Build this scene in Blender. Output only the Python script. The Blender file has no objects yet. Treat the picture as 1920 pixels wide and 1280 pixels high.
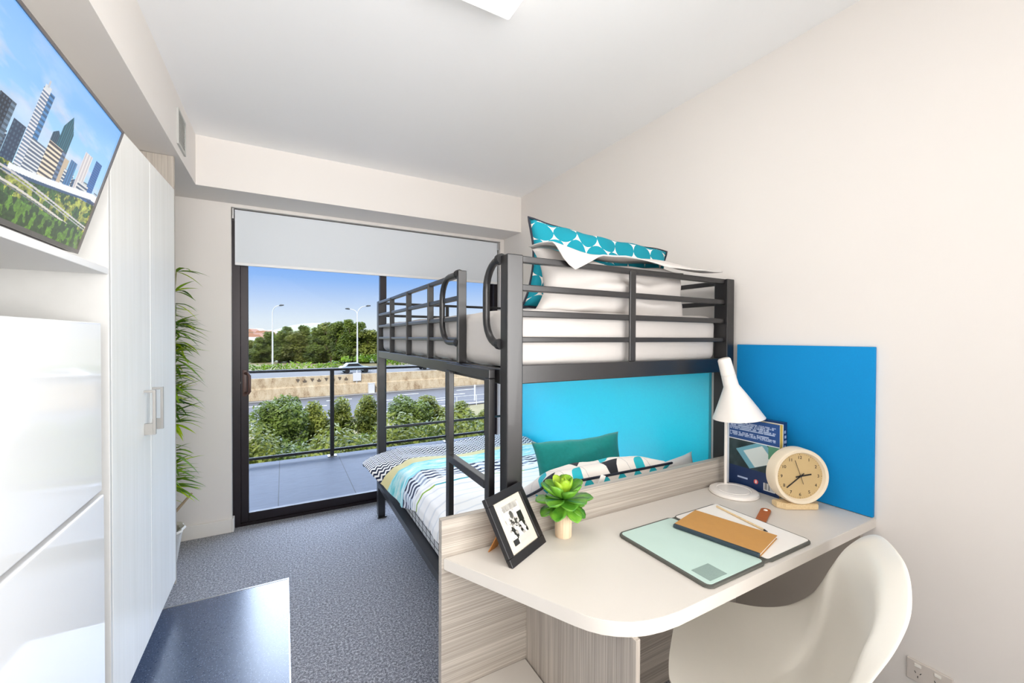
import bpy, bmesh, math, random
import numpy as np
from mathutils import Vector, Matrix, Euler
random.seed(7)
PI = math.pi
sc = bpy.context.scene
COL = sc.collection

# ------------------------------------------------------------------ camera
def srgb(r, g, b):
    f = lambda c: (c / 12.92) if c <= .04045 else ((c + .055) / 1.055) ** 2.4
    return (f(r / 255), f(g / 255), f(b / 255), 1)

YAW, PITCH, ROLL, FPX = 0.5069, -0.0107, 0.0041, 771.87
HC = 1.45
cd = bpy.data.cameras.new('camera'); cam = bpy.data.objects.new('camera', cd); COL.objects.link(cam)
cd.sensor_width = 36; cd.lens = FPX / 1920 * 36; cd.clip_start = .02; cd.clip_end = 3000
_f = Vector((math.sin(YAW), math.cos(YAW), 0)); _r = Vector((math.cos(YAW), -math.sin(YAW), 0)); _u = Vector((0, 0, 1))
_f2 = _f * math.cos(PITCH) + _u * math.sin(PITCH); _u2 = _u * math.cos(PITCH) - _f * math.sin(PITCH)
_r3 = _r * math.cos(ROLL) + _u2 * math.sin(ROLL); _u3 = _u2 * math.cos(ROLL) - _r * math.sin(ROLL)
_m = Matrix((_r3, _u3, -_f2)).transposed().to_4x4(); _m.translation = (0, 0, HC)
cam.matrix_world = _m
sc.camera = cam
sc.view_settings.view_transform = 'Standard'; sc.view_settings.look = 'None'
sc.view_settings.exposure = -0.06; sc.view_settings.gamma = 1; sc.view_settings.use_curve_mapping = False
sc.cycles.max_bounces = 14; sc.cycles.diffuse_bounces = 8; sc.cycles.transparent_max_bounces = 24
sc.cycles.sample_clamp_indirect = 8

# ------------------------------------------------------------------ sky, sun, ceiling lamp, added fill lights
w = bpy.data.worlds.new('sky'); sc.world = w; w.use_nodes = True
nt = w.node_tree; nt.nodes.clear()
tc = nt.nodes.new('ShaderNodeTexCoord'); sp = nt.nodes.new('ShaderNodeSeparateXYZ'); rp = nt.nodes.new('ShaderNodeValToRGB')
bg = nt.nodes.new('ShaderNodeBackground'); wo = nt.nodes.new('ShaderNodeOutputWorld')
nt.links.new(tc.outputs['Generated'], sp.inputs[0]); nt.links.new(sp.outputs['Z'], rp.inputs[0])
nt.links.new(rp.outputs[0], bg.inputs[0]); nt.links.new(bg.outputs[0], wo.inputs[0])
els = rp.color_ramp.elements
els[0].position = 0.0; els[0].color = srgb(236, 245, 250)
els[1].position = 1.0; els[1].color = srgb(200, 222, 255)
for p_, c_ in ((.035, (226, 240, 252)), (.08, (193, 218, 253)), (.125, (150, 193, 253)), (.17, (122, 176, 252)), (.21, (122, 176, 252)), (.34, (214, 230, 255))):
    e_ = els.new(p_); e_.color = srgb(*c_)
def _mr(sock, a, b_, lo, hi):
    m_ = nt.nodes.new('ShaderNodeMapRange'); m_.interpolation_type = 'SMOOTHSTEP'
    for k_, v_ in (('From Min', a), ('From Max', b_), ('To Min', lo), ('To Max', hi)): m_.inputs[k_].default_value = v_
    nt.links.new(sock, m_.inputs['Value']); return m_.outputs[0]
def _mm(op, a, b_):
    m_ = nt.nodes.new('ShaderNodeMath'); m_.operation = op
    for k_, v_ in enumerate((a, b_)):
        if hasattr(v_, 'links'): nt.links.new(v_, m_.inputs[k_])
        else: m_.inputs[k_].default_value = v_
    return m_.outputs[0]
# extra glow added to the unseen sky above the blue band, lights the room
_added_glow = _mm('MULTIPLY', _mm('MULTIPLY', _mr(sp.outputs['Z'], .19, .32, 0, 1), _mr(sp.outputs['Y'], .1, .6, 0, 1)), _mr(sp.outputs['Z'], .6, .8, 1, 0))
nt.links.new(_mm('ADD', _mm('MULTIPLY', _added_glow, 11.0), 1.0), bg.inputs[1])
sd = bpy.data.lights.new('sun', 'SUN'); sd.energy = 4.6; sd.angle = .009; sd.color = (1, .95, .86)
sun = bpy.data.objects.new('sun', sd); COL.objects.link(sun)
sun.rotation_euler = Vector((.45, 1.0, -1.05)).to_track_quat('-Z', 'Y').to_euler()

def area(name, loc, size, power, rot=(0, 0, 0), color=(1, .96, .91), size_y=None, spread=None):
    l = bpy.data.lights.new(name, 'AREA'); l.energy = power; l.size = size; l.color = color
    if size_y: l.shape = 'RECTANGLE'; l.size_y = size_y
    if spread: l.spread = spread
    o = bpy.data.objects.new(name, l); COL.objects.link(o); o.location = loc; o.rotation_euler = rot
    return o
area('ceiling_light_glow', (.60, 1.26, 2.685), .34, 3.5)
area('fill_light_entry', (.60, -.75, 2.685), .34, 2)  # added overhead fill behind the camera, no fixture modelled
area('fill_light_back', (.15, -1.50, 1.80), 2.3, 32, rot=(math.radians(98), 0, math.radians(-4)), color=(1, .985, .97), size_y=1.6, spread=math.radians(88))  # added fill panel at the back, brightens far end and ceiling
area('fill_light_side', (1.42, -.95, 1.50), 1.2, 62, rot=(math.radians(97), 0, math.radians(66)), color=(1, .985, .97), size_y=1.5, spread=math.radians(130))  # added fill from behind right, lifts the left cabinets and chair
area('fill_light_bunk', (1.28, 2.2, 1.25), .9, 7, color=(1, .97, .94), size_y=1.6)  # added fill hidden under the upper bunk, brightens cyan panel and quilt

# ------------------------------------------------------------------ material helpers
class NB:
    def __init__(s, name):
        s.m = bpy.data.materials.new(name); s.m.use_nodes = True; s.t = s.m.node_tree
        s.p = s.t.nodes['Principled BSDF']
    def n(s, typ, **kw):
        x = s.t.nodes.new(typ)
        for k, v in kw.items(): setattr(x, k, v)
        return x
    def l(s, a, b): s.t.links.new(a, b)
    def put(s, sock, v):
        if hasattr(v, 'links'): s.l(v, sock)
        else: sock.default_value = v
    def math(s, op, a, b=0.0, c=0.0):
        x = s.n('ShaderNodeMath', operation=op)
        s.put(x.inputs[0], a); s.put(x.inputs[1], b); s.put(x.inputs[2], c)
        return x.outputs[0]
    def mix(s, f, a, b, typ='MIX'):
        x = s.n('ShaderNodeMix', data_type='RGBA', blend_type=typ)
        s.put(x.inputs[0], f); s.put(x.inputs[6], a); s.put(x.inputs[7], b)
        return x.outputs[2]
    def coord(s, which='Object', scale=(1, 1, 1)):
        c = s.n('ShaderNodeTexCoord'); mp = s.n('ShaderNodeMapping'); mp.inputs['Scale'].default_value = scale
        s.l(c.outputs[which], mp.inputs[0]); return mp.outputs[0]
    def noise(s, vec, scale, detail=2, rough=.5):
        x = s.n('ShaderNodeTexNoise'); s.l(vec, x.inputs['Vector']); x.inputs['Scale'].default_value = scale
        x.inputs['Detail'].default_value = detail; x.inputs['Roughness'].default_value = rough
        return x.outputs[0]
    def ramp(s, f, stops, interp='LINEAR'):
        x = s.n('ShaderNodeValToRGB'); s.put(x.inputs[0], f); x.color_ramp.interpolation = interp
        e = x.color_ramp.elements
        e[0].position, e[0].color = stops[0][0], stops[0][1]; e[1].position, e[1].color = stops[-1][0], stops[-1][1]
        for p, c in stops[1:-1]:
            k = e.new(p); k.color = c
        return x.outputs[0]
    def xyz(s, vec):
        x = s.n('ShaderNodeSeparateXYZ'); s.l(vec, x.inputs[0]); return x.outputs
    def bump(s, h, strength, dist=.01):
        x = s.n('ShaderNodeBump'); x.inputs['Strength'].default_value = strength; x.inputs['Distance'].default_value = dist
        s.l(h, x.inputs['Height']); s.l(x.outputs[0], s.p.inputs['Normal'])
    def col(s, v): s.put(s.p.inputs['Base Color'], v)
    def rough(s, v): s.put(s.p.inputs['Roughness'], v)

def plain(name, rgb, rough=.5, metal=0, var=.03, scale=30, bump=0, spec=.5, coat=0, sheen=0):
    b = NB(name); c = srgb(*rgb); v = b.coord()
    n = b.noise(v, scale, 3)
    d = tuple(x * (1 - var * 2) for x in c[:3]) + (1,)
    b.col(b.mix(n, d, c)); b.rough(rough); b.p.inputs['Metallic'].default_value = metal
    b.p.inputs['Specular IOR Level'].default_value = spec
    if coat: b.p.inputs['Coat Weight'].default_value = coat; b.p.inputs['Coat Roughness'].default_value = .03
    if sheen: b.p.inputs['Sheen Weight'].default_value = sheen
    if bump: b.bump(n, bump)
    return b.m

def wood(name, axis, light=(216, 208, 198), dark=(176, 166, 155), rough=.45, fine=1.0):
    b = NB(name); sc_ = [75 * fine] * 3; sc_[axis] = .55
    v = b.coord('Object', tuple(sc_))
    n = b.noise(v, 3.2, 5, .65)
    s2 = [14 * fine] * 3; s2[axis] = .25
    n2 = b.noise(b.coord('Object', tuple(s2)), 2.0, 2)
    f = b.math('ADD', b.math('MULTIPLY', n, .75), b.math('MULTIPLY', n2, .25))
    b.col(b.ramp(f, [(.36, srgb(*dark)), (.5, srgb(*[(p + q) / 2 for p, q in zip(light, dark)])), (.62, srgb(*light))]))
    b.rough(rough); b.bump(n, .04, .003)
    return b.m

def glass(name, tint=(1, 1, 1, 1), ior=1.45):
    b = NB(name); b.t.nodes.remove(b.p)
    tr = b.n('ShaderNodeBsdfTransparent'); tr.inputs[0].default_value = tint
    gl = b.n('ShaderNodeBsdfGlossy'); gl.inputs['Roughness'].default_value = .0
    fr = b.n('ShaderNodeFresnel'); fr.inputs[0].default_value = ior
    mx = b.n('ShaderNodeMixShader'); b.l(b.math('MULTIPLY', fr.outputs[0], .03), mx.inputs[0])
    b.l(tr.outputs[0], mx.inputs[1]); b.l(gl.outputs[0], mx.inputs[2])
    out = b.t.nodes['Material Output']; b.l(mx.outputs[0], out.inputs[0])
    return b.m

def leafmat(name, dark, light, scale=2.0, trans=.35, rough=.5):
    b = NB(name); v = b.coord()
    n = b.noise(v, scale, 3)
    c = b.ramp(n, [(.3, srgb(*dark)), (.7, srgb(*light))])
    b.col(c); b.rough(rough)
    tl = b.n('ShaderNodeBsdfTranslucent'); b.l(c, tl.inputs[0])
    mx = b.n('ShaderNodeMixShader'); mx.inputs[0].default_value = trans
    b.l(b.p.outputs[0], mx.inputs[1]); b.l(tl.outputs[0], mx.inputs[2])
    b.l(mx.outputs[0], b.t.nodes['Material Output'].inputs[0])
    return b.m

def colattr(name, rough=.6, emit=0.0, coat=0):
    b = NB(name); a = b.n('ShaderNodeVertexColor'); a.layer_name = 'Col'
    if emit:
        b.col((0.01, .01, .01, 1)); b.l(a.outputs[0], b.p.inputs['Emission Color']); b.p.inputs['Emission Strength'].default_value = emit
    else:
        b.l(a.outputs[0], b.p.inputs['Base Color'])
    b.rough(rough)
    if coat: b.p.inputs['Coat Weight'].default_value = coat
    return b.m

M = {}
M['wall'] = plain('wall_paint', (230, 225, 220), .85, var=.006, scale=3, bump=0, spec=.2)
M['ceil'] = plain('ceiling_paint', (247, 247, 247), .9, var=.004, scale=3, spec=.2)
M['trim'] = plain('trim_paint', (232, 228, 222), .5, var=.01)
M['black'] = plain('powder_coat_black', (21, 19, 21), .36, var=.05, scale=80, bump=.02, spec=.75, coat=.08)
M['frame_dark'] = plain('dark_bronze_aluminium', (36, 29, 33), .38, metal=.35, var=.06, scale=40)
M['white'] = plain('white_laminate', (236, 236, 236), .4, var=.008)
M['gloss'] = plain('white_gloss_lacquer', (240, 241, 242), .07, var=.004, spec=.5, coat=.12)
M['desk'] = plain('white_desk_laminate', (211, 205, 197), .42, var=.008)
M['metal'] = plain('brushed_metal', (172, 170, 166), .4, metal=.25, var=.04)
M['steel'] = plain('steel', (200, 200, 200), .3, metal=.9, var=.03)
M['sheet'] = plain('white_bed_linen', (206, 201, 197), .9, var=.02, scale=25, bump=.05, spec=.2)
M['plastic'] = plain('white_plastic', (238, 235, 228), .32, var=.006)
M['chair'] = plain('white_shell_plastic', (242, 238, 228), .3, var=.005)
M['lamp'] = plain('lamp_enamel', (236, 230, 224), .35, var=.006)
M['board'] = plain('blue_pinboard_fabric', (0, 138, 204), .8, var=.05, scale=160, bump=.05, spec=.3)
M['rubber'] = plain('black_rubber', (25, 25, 27), .6, var=.04)
M['piping'] = plain('navy_piping', (22, 28, 44), .7, var=.05)
M['teal'] = plain('teal_fabric', (28, 138, 132), .85, var=.12, scale=60, bump=.15, spec=.2, sheen=.2)
M['blind'] = plain('roller_blind_fabric', (222, 227, 232), .8, var=.006, spec=.2)
M['clockwood'] = wood('pale_clock_wood', 0, (226, 202, 160), (212, 184, 138), .5)
M['clockrim'] = plain('cream_clock_rim', (226, 212, 188), .35, var=.01)
M['clockface'] = plain('cream_clock_face', (192, 166, 118), .6, var=.01)
M['ink'] = plain('black_ink', (20, 18, 18), .5, var=.03)
M['leather'] = plain('tan_leather', (172, 92, 36), .5, var=.08, scale=50, bump=.1)
M['kraft'] = plain('kraft_cover', (196, 144, 76), .65, var=.05, scale=50)
M['paper'] = plain('white_paper', (236, 232, 226), .7, var=.01)
M['mint'] = plain('mint_folio_lining', (190, 214, 205), .7, var=.03, scale=14)
M['binding'] = plain('dark_grey_binding', (88, 88, 82), .7, var=.06)
M['hatch'] = plain('grey_green_hatched_pocket', (150, 172, 164), .7, var=.18, scale=500)
M['bark'] = plain('bark', (96, 78, 58), .9, var=.15, scale=30, bump=.3)
M['potwood'] = wood('pale_pot_wood', 2, (226, 206, 178), (202, 174, 142), .55)
M['hardboard'] = plain('brown_hardboard', (178, 118, 58), .7, var=.06)
M['glass'] = glass('window_glass')
M['woodx'] = wood('grey_oak_horizontal', 0, (192, 184, 173), (146, 137, 127))
M['woodz'] = wood('grey_oak_vertical', 2, (188, 179, 168), (140, 131, 122))
M['woodzw'] = wood('pale_door_grain', 2, (246, 246, 244), (234, 234, 230), .4, .8)
M['woodzd'] = wood('grey_panel_grain', 2, (190, 182, 172), (150, 142, 133), .5)
M['yellowpages'] = plain('yellowed_pages', (212, 178, 76), .8, var=.08, scale=200)
M['navy'] = plain('navy_cover', (24, 52, 100), .4, var=.05)
M['tile'] = None
# carpet
b = NB('blue_grey_carpet'); v = b.coord()
n1 = b.noise(v, 95, 3, .75); n2 = b.noise(v, 260, 2)
b.col(b.ramp(b.math('ADD', b.math('MULTIPLY', n1, .6), b.math('MULTIPLY', n2, .4)), [(.36, srgb(50, 52, 58)), (.5, srgb(120, 121, 129)), (.64, srgb(204, 205, 211))]))
b.rough(.95); b.p.inputs['Sheen Weight'].default_value = .35; b.p.inputs['Specular IOR Level'].default_value = .2; b.bump(n1, .6, .006); M['carpet'] = b.m
# speckled vinyl
b = NB('dark_speckled_vinyl'); v = b.coord()
vo = b.n('ShaderNodeTexVoronoi'); b.l(v, vo.inputs['Vector']); vo.inputs['Scale'].default_value = 110
sp_ = b.math('LESS_THAN', vo.outputs['Distance'], .22)
b.col(b.mix(b.math('MULTIPLY', sp_, .5), srgb(54, 70, 98), srgb(170, 186, 212))); b.rough(b.math('ADD', .24, b.math('MULTIPLY', b.noise(v, 120, 2), .1)))
b.p.inputs['Specular IOR Level'].default_value = .9; b.p.inputs['Coat Weight'].default_value = .6; b.p.inputs['Coat Roughness'].default_value = .27
M['vinyl'] = b.m
# balcony tiles (planks along x with joints)
b = NB('balcony_tile'); v = b.coord(); x, y, z = b.xyz(v)
fy = b.math('FRACT', b.math('MULTIPLY', b.math('ADD', y, -.06), 1 / .3)); fx = b.math('FRACT', b.math('MULTIPLY', b.math('ADD', x, .045), 1 / .625))
j1 = b.math('LESS_THAN', b.math('ABSOLUTE', b.math('SUBTRACT', fy, .5)), .012)
j2 = b.math('LESS_THAN', b.math('ABSOLUTE', b.math('SUBTRACT', fx, .0)), .014)
j = b.math('MAXIMUM', b.math('MULTIPLY', j1, .45), j2)
g = b.noise(b.coord('Object', (2, 30, 1)), 4, 4, .6)
base = b.ramp(g, [(.3, srgb(52, 58, 70)), (.7, srgb(76, 83, 98))])
b.col(b.mix(j, base, srgb(22, 24, 30))); b.rough(.55); b.p.inputs['Specular IOR Level'].default_value = .25; M['tile'] = b.m
# concrete, asphalt, grass
M['concrete'] = None
b = NB('weathered_concrete'); v = b.coord()
n1 = b.noise(b.coord('Object', (.6, .6, .25)), 2.2, 6, .65); n2 = b.noise(v, 9, 3)
b.col(b.ramp(b.math('ADD', b.math('MULTIPLY', n1, .7), b.math('MULTIPLY', n2, .3)), [(.33, srgb(134, 110, 84)), (.48, srgb(184, 166, 138)), (.68, srgb(206, 194, 170))])); b.rough(.9); M['concrete'] = b.m
M['asphalt'] = plain('asphalt', (98, 98, 102), .9, var=.1, scale=.6)
M['asphalt2'] = plain('pale_asphalt', (106, 106, 106), .9, var=.08, scale=.6)
M['lanepaint'] = plain('lane_paint', (235, 235, 230), .8, var=.03)
M['ground'] = plain('dry_grass_ground', (150, 142, 104), .95, var=.2, scale=.5)
M['grass'] = leafmat('verge_grass', (84, 120, 24), (142, 176, 42), .3)
M['shrubA'] = leafmat('shrub_leaves', (66, 82, 28), (160, 168, 74), 1.4)
M['shrubB'] = leafmat('dark_shrub_leaves', (54, 74, 32), (130, 150, 66), 1.4)
M['treeA'] = leafmat('far_tree_leaves', (50, 72, 26), (136, 154, 62), .5)
M['treeB'] = leafmat('far_tree_olive_leaves', (66, 80, 28), (152, 160, 72), .5)
M['bamboo'] = leafmat('bamboo_leaves', (44, 92, 40), (150, 190, 40), 9)
M['bamboo2'] = leafmat('bamboo_young_leaves', (150, 190, 20), (206, 222, 30), 9)
M['succ'] = leafmat('succulent_leaves', (52, 124, 34), (132, 190, 62), 22, .15, .35)
M['succ2'] = leafmat('succulent_heart_leaves', (130, 190, 40), (200, 224, 70), 22, .2, .35)
M['hill'] = plain('distant_hill', (172, 184, 158), 1, var=.12, scale=.03)
M['housewall'] = plain('house_wall', (226, 214, 200), .9, var=.05, scale=.2)
M['roof'] = plain('roof_tile', (176, 132, 112), .9, var=.08, scale=.3)
M['roofw'] = plain('pale_roof', (214, 208, 204), .8, var=.05, scale=.3)
M['pole'] = plain('galvanised_pole', (222, 224, 226), .5, metal=.2, var=.03)
M['lamphead'] = plain('dark_lamp_head', (72, 78, 84), .5, var=.05)

# ------------------------------------------------------------------ mesh helpers
ORG = {}
def T(o, label=None, cat=None, group=None, kind=None):
    if label: o['label'] = label
    if cat: o['category'] = cat
    if group: o['group'] = group
    if kind: o['kind'] = kind
    return o
def thing(name, loc, label=None, cat=None, group=None, kind=None):
    o = bpy.data.objects.new(name, None); o.empty_display_size = .1; COL.objects.link(o); o.location = loc
    ORG[o.name] = Vector(loc); return T(o, label, cat, group, kind)
def finish(o, parent, org):
    if parent is not None:
        o.parent = parent; ORG[o.name] = ORG[parent.name]
    else:
        o.location = org; ORG[o.name] = Vector(org)
def obj(name, bm, mat, parent=None, org=None, smooth=False, mats=None):
    me = bpy.data.meshes.new(name)
    if org is None: org = ORG[parent.name] if parent is not None else Vector((0, 0, 0))
    org = Vector(org)
    if parent is not None: org = ORG[parent.name]
    for v in bm.verts: v.co -= org
    bmesh.ops.recalc_face_normals(bm, faces=bm.faces)
    bm.to_mesh(me); bm.free()
    for m_ in ([mat] if mats is None else mats): me.materials.append(m_)
    if smooth:
        for p in me.polygons: p.use_smooth = True
        if smooth == 'auto':
            me.set_sharp_from_angle(angle=math.radians(40))
    o = bpy.data.objects.new(name, me); COL.objects.link(o)
    finish(o, parent, org)
    return o
def B(): return bmesh.new()
def box(bm, x0, x1, y0, y1, z0, z1, bev=0, seg=2, mi=0, mat=None):
    r = bmesh.ops.create_cube(bm, size=1)
    vs = r['verts']
    for v in vs:
        v.co = Vector((x0 + (v.co.x + .5) * (x1 - x0), y0 + (v.co.y + .5) * (y1 - y0), z0 + (v.co.z + .5) * (z1 - z0)))
    fs = set(f for v in vs for f in v.link_faces)
    if bev:
        es = list(set(e for v in vs for e in v.link_edges))
        r2 = bmesh.ops.bevel(bm, geom=es, offset=bev, segments=seg, affect='EDGES', profile=.5)
        vs = list(set(r2['verts']) | set(v for v in vs if v.is_valid)); fs = set(f for v in vs for f in v.link_faces)
    if mi:
        for f in fs: f.material_index = mi
    if mat is not None:
        for v in vs: v.co = mat @ v.co
    return vs
def tube(bm, pts, r, n=10, caps=True, closed=False):
    pts = [Vector(p) for p in pts]; N = len(pts)
    rs = r if isinstance(r, (list, tuple)) else [r] * N
    rings = []; prev = None
    for i, p in enumerate(pts):
        a = pts[(i - 1) % N] if (i > 0 or closed) else p; c = pts[(i + 1) % N] if (i < N - 1 or closed) else p
        t = (c - a).normalized()
        if prev is None:
            ref = Vector((0, 0, 1)) if abs(t.z) < .9 else Vector((1, 0, 0)); s = t.cross(ref).normalized()
        else:
            s = (prev - t * prev.dot(t)).normalized()
        prev = s; q = t.cross(s)
        rings.append([bm.verts.new(p + (s * math.cos(2 * PI * k / n) + q * math.sin(2 * PI * k / n)) * rs[i]) for k in range(n)])
    for i in range(N if closed else N - 1):
        A, Bq = rings[i], rings[(i + 1) % N]
        for k in range(n): bm.faces.new((A[k], A[(k + 1) % n], Bq[(k + 1) % n], Bq[k]))
    if caps and not closed:
        bm.faces.new(rings[0]); bm.faces.new(list(reversed(rings[-1])))
def lathe(bm, prof, c=(0, 0, 0), n=40, mat=None, closed=False):
    c = Vector(c); rings = []
    for r, z in prof:
        ring = []
        if r < 1e-6:
            v = Vector((0, 0, z)); v = (mat @ v) if mat else v; ring = [bm.verts.new(c + v)]
        else:
            for k in range(n):
                v = Vector((r * math.cos(2 * PI * k / n), r * math.sin(2 * PI * k / n), z)); v = (mat @ v) if mat else v
                ring.append(bm.verts.new(c + v))
        rings.append(ring)
    L = len(rings)
    for i in range(L if closed else L - 1):
        a, b_ = rings[i], rings[(i + 1) % L]
        for k in range(n):
            if len(a) == 1 and len(b_) == 1: continue
            if len(a) == 1: bm.faces.new((a[0], b_[k], b_[(k + 1) % n]))
            elif len(b_) == 1: bm.faces.new((a[k], a[(k + 1) % n], b_[0]))
            else: bm.faces.new((a[k], a[(k + 1) % n], b_[(k + 1) % n], b_[k]))
def prism(bm, poly, z0, z1, mat=None, bev=0):
    lo = [bm.verts.new((p[0], p[1], z0)) for p in poly]; hi = [bm.verts.new((p[0], p[1], z1)) for p in poly]
    fs = [bm.faces.new(lo), bm.faces.new(hi)]
    n = len(poly)
    for i in range(n): bm.faces.new((lo[i], lo[(i + 1) % n], hi[(i + 1) % n], hi[i]))
    if bev:
        es = [e for f in fs for e in f.edges]
        bmesh.ops.bevel(bm, geom=es, offset=bev, segments=2, affect='EDGES')
    if mat:
        for v in list(bm.verts): v.co = mat @ v.co
def rect(w, h, r=0, n=6, cx=0, cy=0):
    if not r: return [(cx - w / 2, cy - h / 2), (cx + w / 2, cy - h / 2), (cx + w / 2, cy + h / 2), (cx - w / 2, cy + h / 2)]
    out = []
    for (sx, sy, a0) in ((1, 1, 0), (-1, 1, 90), (-1, -1, 180), (1, -1, 270)):
        for k in range(n + 1):
            a = math.radians(a0 + 90 * k / n); out.append((cx + sx * (w / 2 - r) + r * math.cos(a), cy + sy * (h / 2 - r) + r * math.sin(a)))
    return out
def extrude_profile(bm, prof, axis_a, axis_b, axis_c, L0, L1):
    pass
def basis(o, ex, ey, ez):
    m = Matrix((Vector(ex), Vector(ey), Vector(ez))).transposed().to_4x4(); m.translation = Vector(o); return m
def dup(root, loc, rz, scale, label=None, group=None):
    r = root.copy(); COL.objects.link(r); r.location = loc; r.rotation_euler = (0, 0, rz); r.scale = scale
    if label: r['label'] = label
    if group: r['group'] = group
    for ch in list(root.children):
        c = ch.copy(); COL.objects.link(c); c.parent = r
        for g_ in ch.children:
            d = g_.copy(); COL.objects.link(d); d.parent = c
    return r
def vnoise(x, y, seed=0):
    xi = np.floor(x).astype(int); yi = np.floor(y).astype(int); fx = x - xi; fy = y - yi
    fx = fx * fx * (3 - 2 * fx); fy = fy * fy * (3 - 2 * fy)
    h = lambda a, c: (np.abs(np.sin(a * 127.1 + c * 311.7 + seed * 74.7) * 43758.5453) % 1.0)
    return (h(xi, yi) * (1 - fx) + h(xi + 1, yi) * fx) * (1 - fy) + (h(xi, yi + 1) * (1 - fx) + h(xi + 1, yi + 1) * fx) * fy
def fbm(x, y, seed=0, o=4):
    s = 0; a = .5
    for k in range(o): s = s + a * vnoise(x * 2 ** k, y * 2 ** k, seed + k); a *= .5
    return s
def lin(c):
    c = np.asarray(c, float) / 255
    return np.where(c <= .04045, c / 12.92, ((c + .055) / 1.055) ** 2.4)
def painted(name, o, ex, ey, nx, ny, func, mat, parent=None):
    s, t = np.meshgrid(np.linspace(0, 1, nx), np.linspace(0, 1, ny)); s = s.ravel(); t = t.ravel()
    col = np.clip(func(s, t), 0, 255)
    o = np.array(o, float); P = o + s[:, None] * np.array(ex) + t[:, None] * np.array(ey)
    org = np.array(ORG[parent.name]) if parent is not None else o
    i = np.arange(nx - 1)[None, :] + np.arange(ny - 1)[:, None] * nx; i = i.ravel()
    F = np.stack([i, i + 1, i + nx + 1, i + nx], 1)
    me = bpy.data.meshes.new(name); me.from_pydata((P - org).tolist(), [], F.tolist())
    ca = me.color_attributes.new('Col', 'FLOAT_COLOR', 'POINT')
    ca.data.foreach_set('color', np.c_[lin(col), np.ones(len(s))].ravel().astype(np.float32))
    me.materials.append(mat); me.update()
    ob = bpy.data.objects.new(name, me); COL.objects.link(ob); finish(ob, parent, org); return ob
def text_bm(bm, txt, size, mat, depth=.0006):
    cu = bpy.data.curves.new('txt', 'FONT'); cu.body = txt; cu.size = size; cu.align_x = 'CENTER'; cu.align_y = 'CENTER'; cu.extrude = depth
    ob = bpy.data.objects.new('txt', cu); COL.objects.link(ob)
    dg = bpy.context.evaluated_depsgraph_get(); me = bpy.data.meshes.new_from_object(ob.evaluated_get(dg))
    me.transform(mat); bm.from_mesh(me); bpy.data.objects.remove(ob); bpy.data.meshes.remove(me); bpy.data.curves.remove(cu)
def struct(name, bm, m, parent=None, **k):
    o = obj(name, bm, m, parent, **k)
    if parent is None: o['kind'] = 'structure'
    return o

# ================================================================== ROOM SHELL
XR, YF, ZC, ZS = 1.935, 3.66, 2.746, 2.424
bm = B(); box(bm, -1.2, XR + .1, -1.7, 3.9, -.12, 0); struct('floor', bm, M['carpet'])
bm = B(); box(bm, -1.15, .02, -1.6, 2.78, .0005, .004); struct('floor_vinyl', bm, M['vinyl'])
bm = B(); box(bm, -1.15, .026, 2.78, 2.786, .0005, .006); box(bm, .02, .026, -1.6, 2.78, .0005, .006); struct('trim_1', bm, M['steel'])
bm = B(); box(bm, -1.2, XR + .1, -1.7, 3.9, ZC, ZC + .15); struct('ceiling', bm, M['ceil'])
bm = B(); box(bm, XR, XR + .12, -1.7, 3.9, 0, ZC); struct('wall_right', bm, M['wall'])
bm = B(); box(bm, -1.27, -1.15, -1.7, 3.9, 0, ZC); struct('wall_left', bm, M['wall'])
bm = B(); box(bm, -1.15, XR, -1.72, -1.6, 0, ZC); struct('wall_back', bm, M['wall'])
bm = B()
poly = [(-1.15, 0), (-.336, 0), (-.336, 2.40), (1.895, 2.40), (1.895, 0), (XR, 0), (XR, ZC), (-1.15, ZC)]
prism(bm, poly, 0, .24, mat=basis((0, YF, 0), (1, 0, 0), (0, 0, 1), (0, 1, 0))); struct('wall_far', bm, M['wall'])
bm = B(); box(bm, -.493, XR, 3.32, YF, ZS, ZC); struct('ceiling_bulkhead', bm, M['wall'])
bm = B(); box(bm, -1.15, -.493, -1.6, YF, ZS, ZC); struct('ceiling_soffit', bm, M['wall'])
bm = B(); box(bm, -1.15, -.336, YF - .016, YF, 0, .1, .004); box(bm, -.336, -.322, YF - .016, YF + .05, 0, .1, .004); struct('baseboard_far', bm, M['trim'])

# ---- sliding door
d = thing('door_1', (.78, 3.78, 0), kind='structure')
bm = B()
box(bm, -.336, -.285, 3.72, 3.86, 0, 2.40); box(bm, 1.855, 1.895, 3.72, 3.86, 0, 2.40); box(bm, -.285, 1.855, 3.72, 3.86, 2.34, 2.40); box(bm, -.285, 1.855, 3.72, 3.86, 0, .022)
obj('door_frame', bm, M['frame_dark'], d)
def sash(x0, x1, y0, y1, wl, wr, name):
    bm = B(); z0, z1 = .022, 2.34
    box(bm, x0, x0 + wl, y0, y1, z0, z1, .003); box(bm, x1 - wr, x1, y0, y1, z0, z1, .003)
    box(bm, x0 + wl, x1 - wr, y0, y1, z0, z0 + .068, .003); box(bm, x0 + wl, x1 - wr, y0, y1, z1 - .06, z1, .003)
    s_ = obj(name, bm, M['frame_dark'], d)
    bm = B(); ym = (y0 + y1) / 2; box(bm, x0 + wl, x1 - wr, ym - .003, ym + .003, z0 + .068, z1 - .06); obj('glass', bm, M['glass'], s_)
    return s_
s1 = sash(-.285, .80, 3.735, 3.775, .05, .055, 'sliding_panel')
s2 = sash(.755, 1.855, 3.80, 3.84, .055, .05, 'fixed_panel')
bm = B(); yy = 3.735
tube(bm, [(-.255, yy, 1.165), (-.235, yy - .05, 1.165), (-.225, yy - .055, 1.15), (-.225, yy - .055, 1.03), (-.235, yy - .05, 1.015), (-.255, yy, 1.015)], .011, 10)
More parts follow.
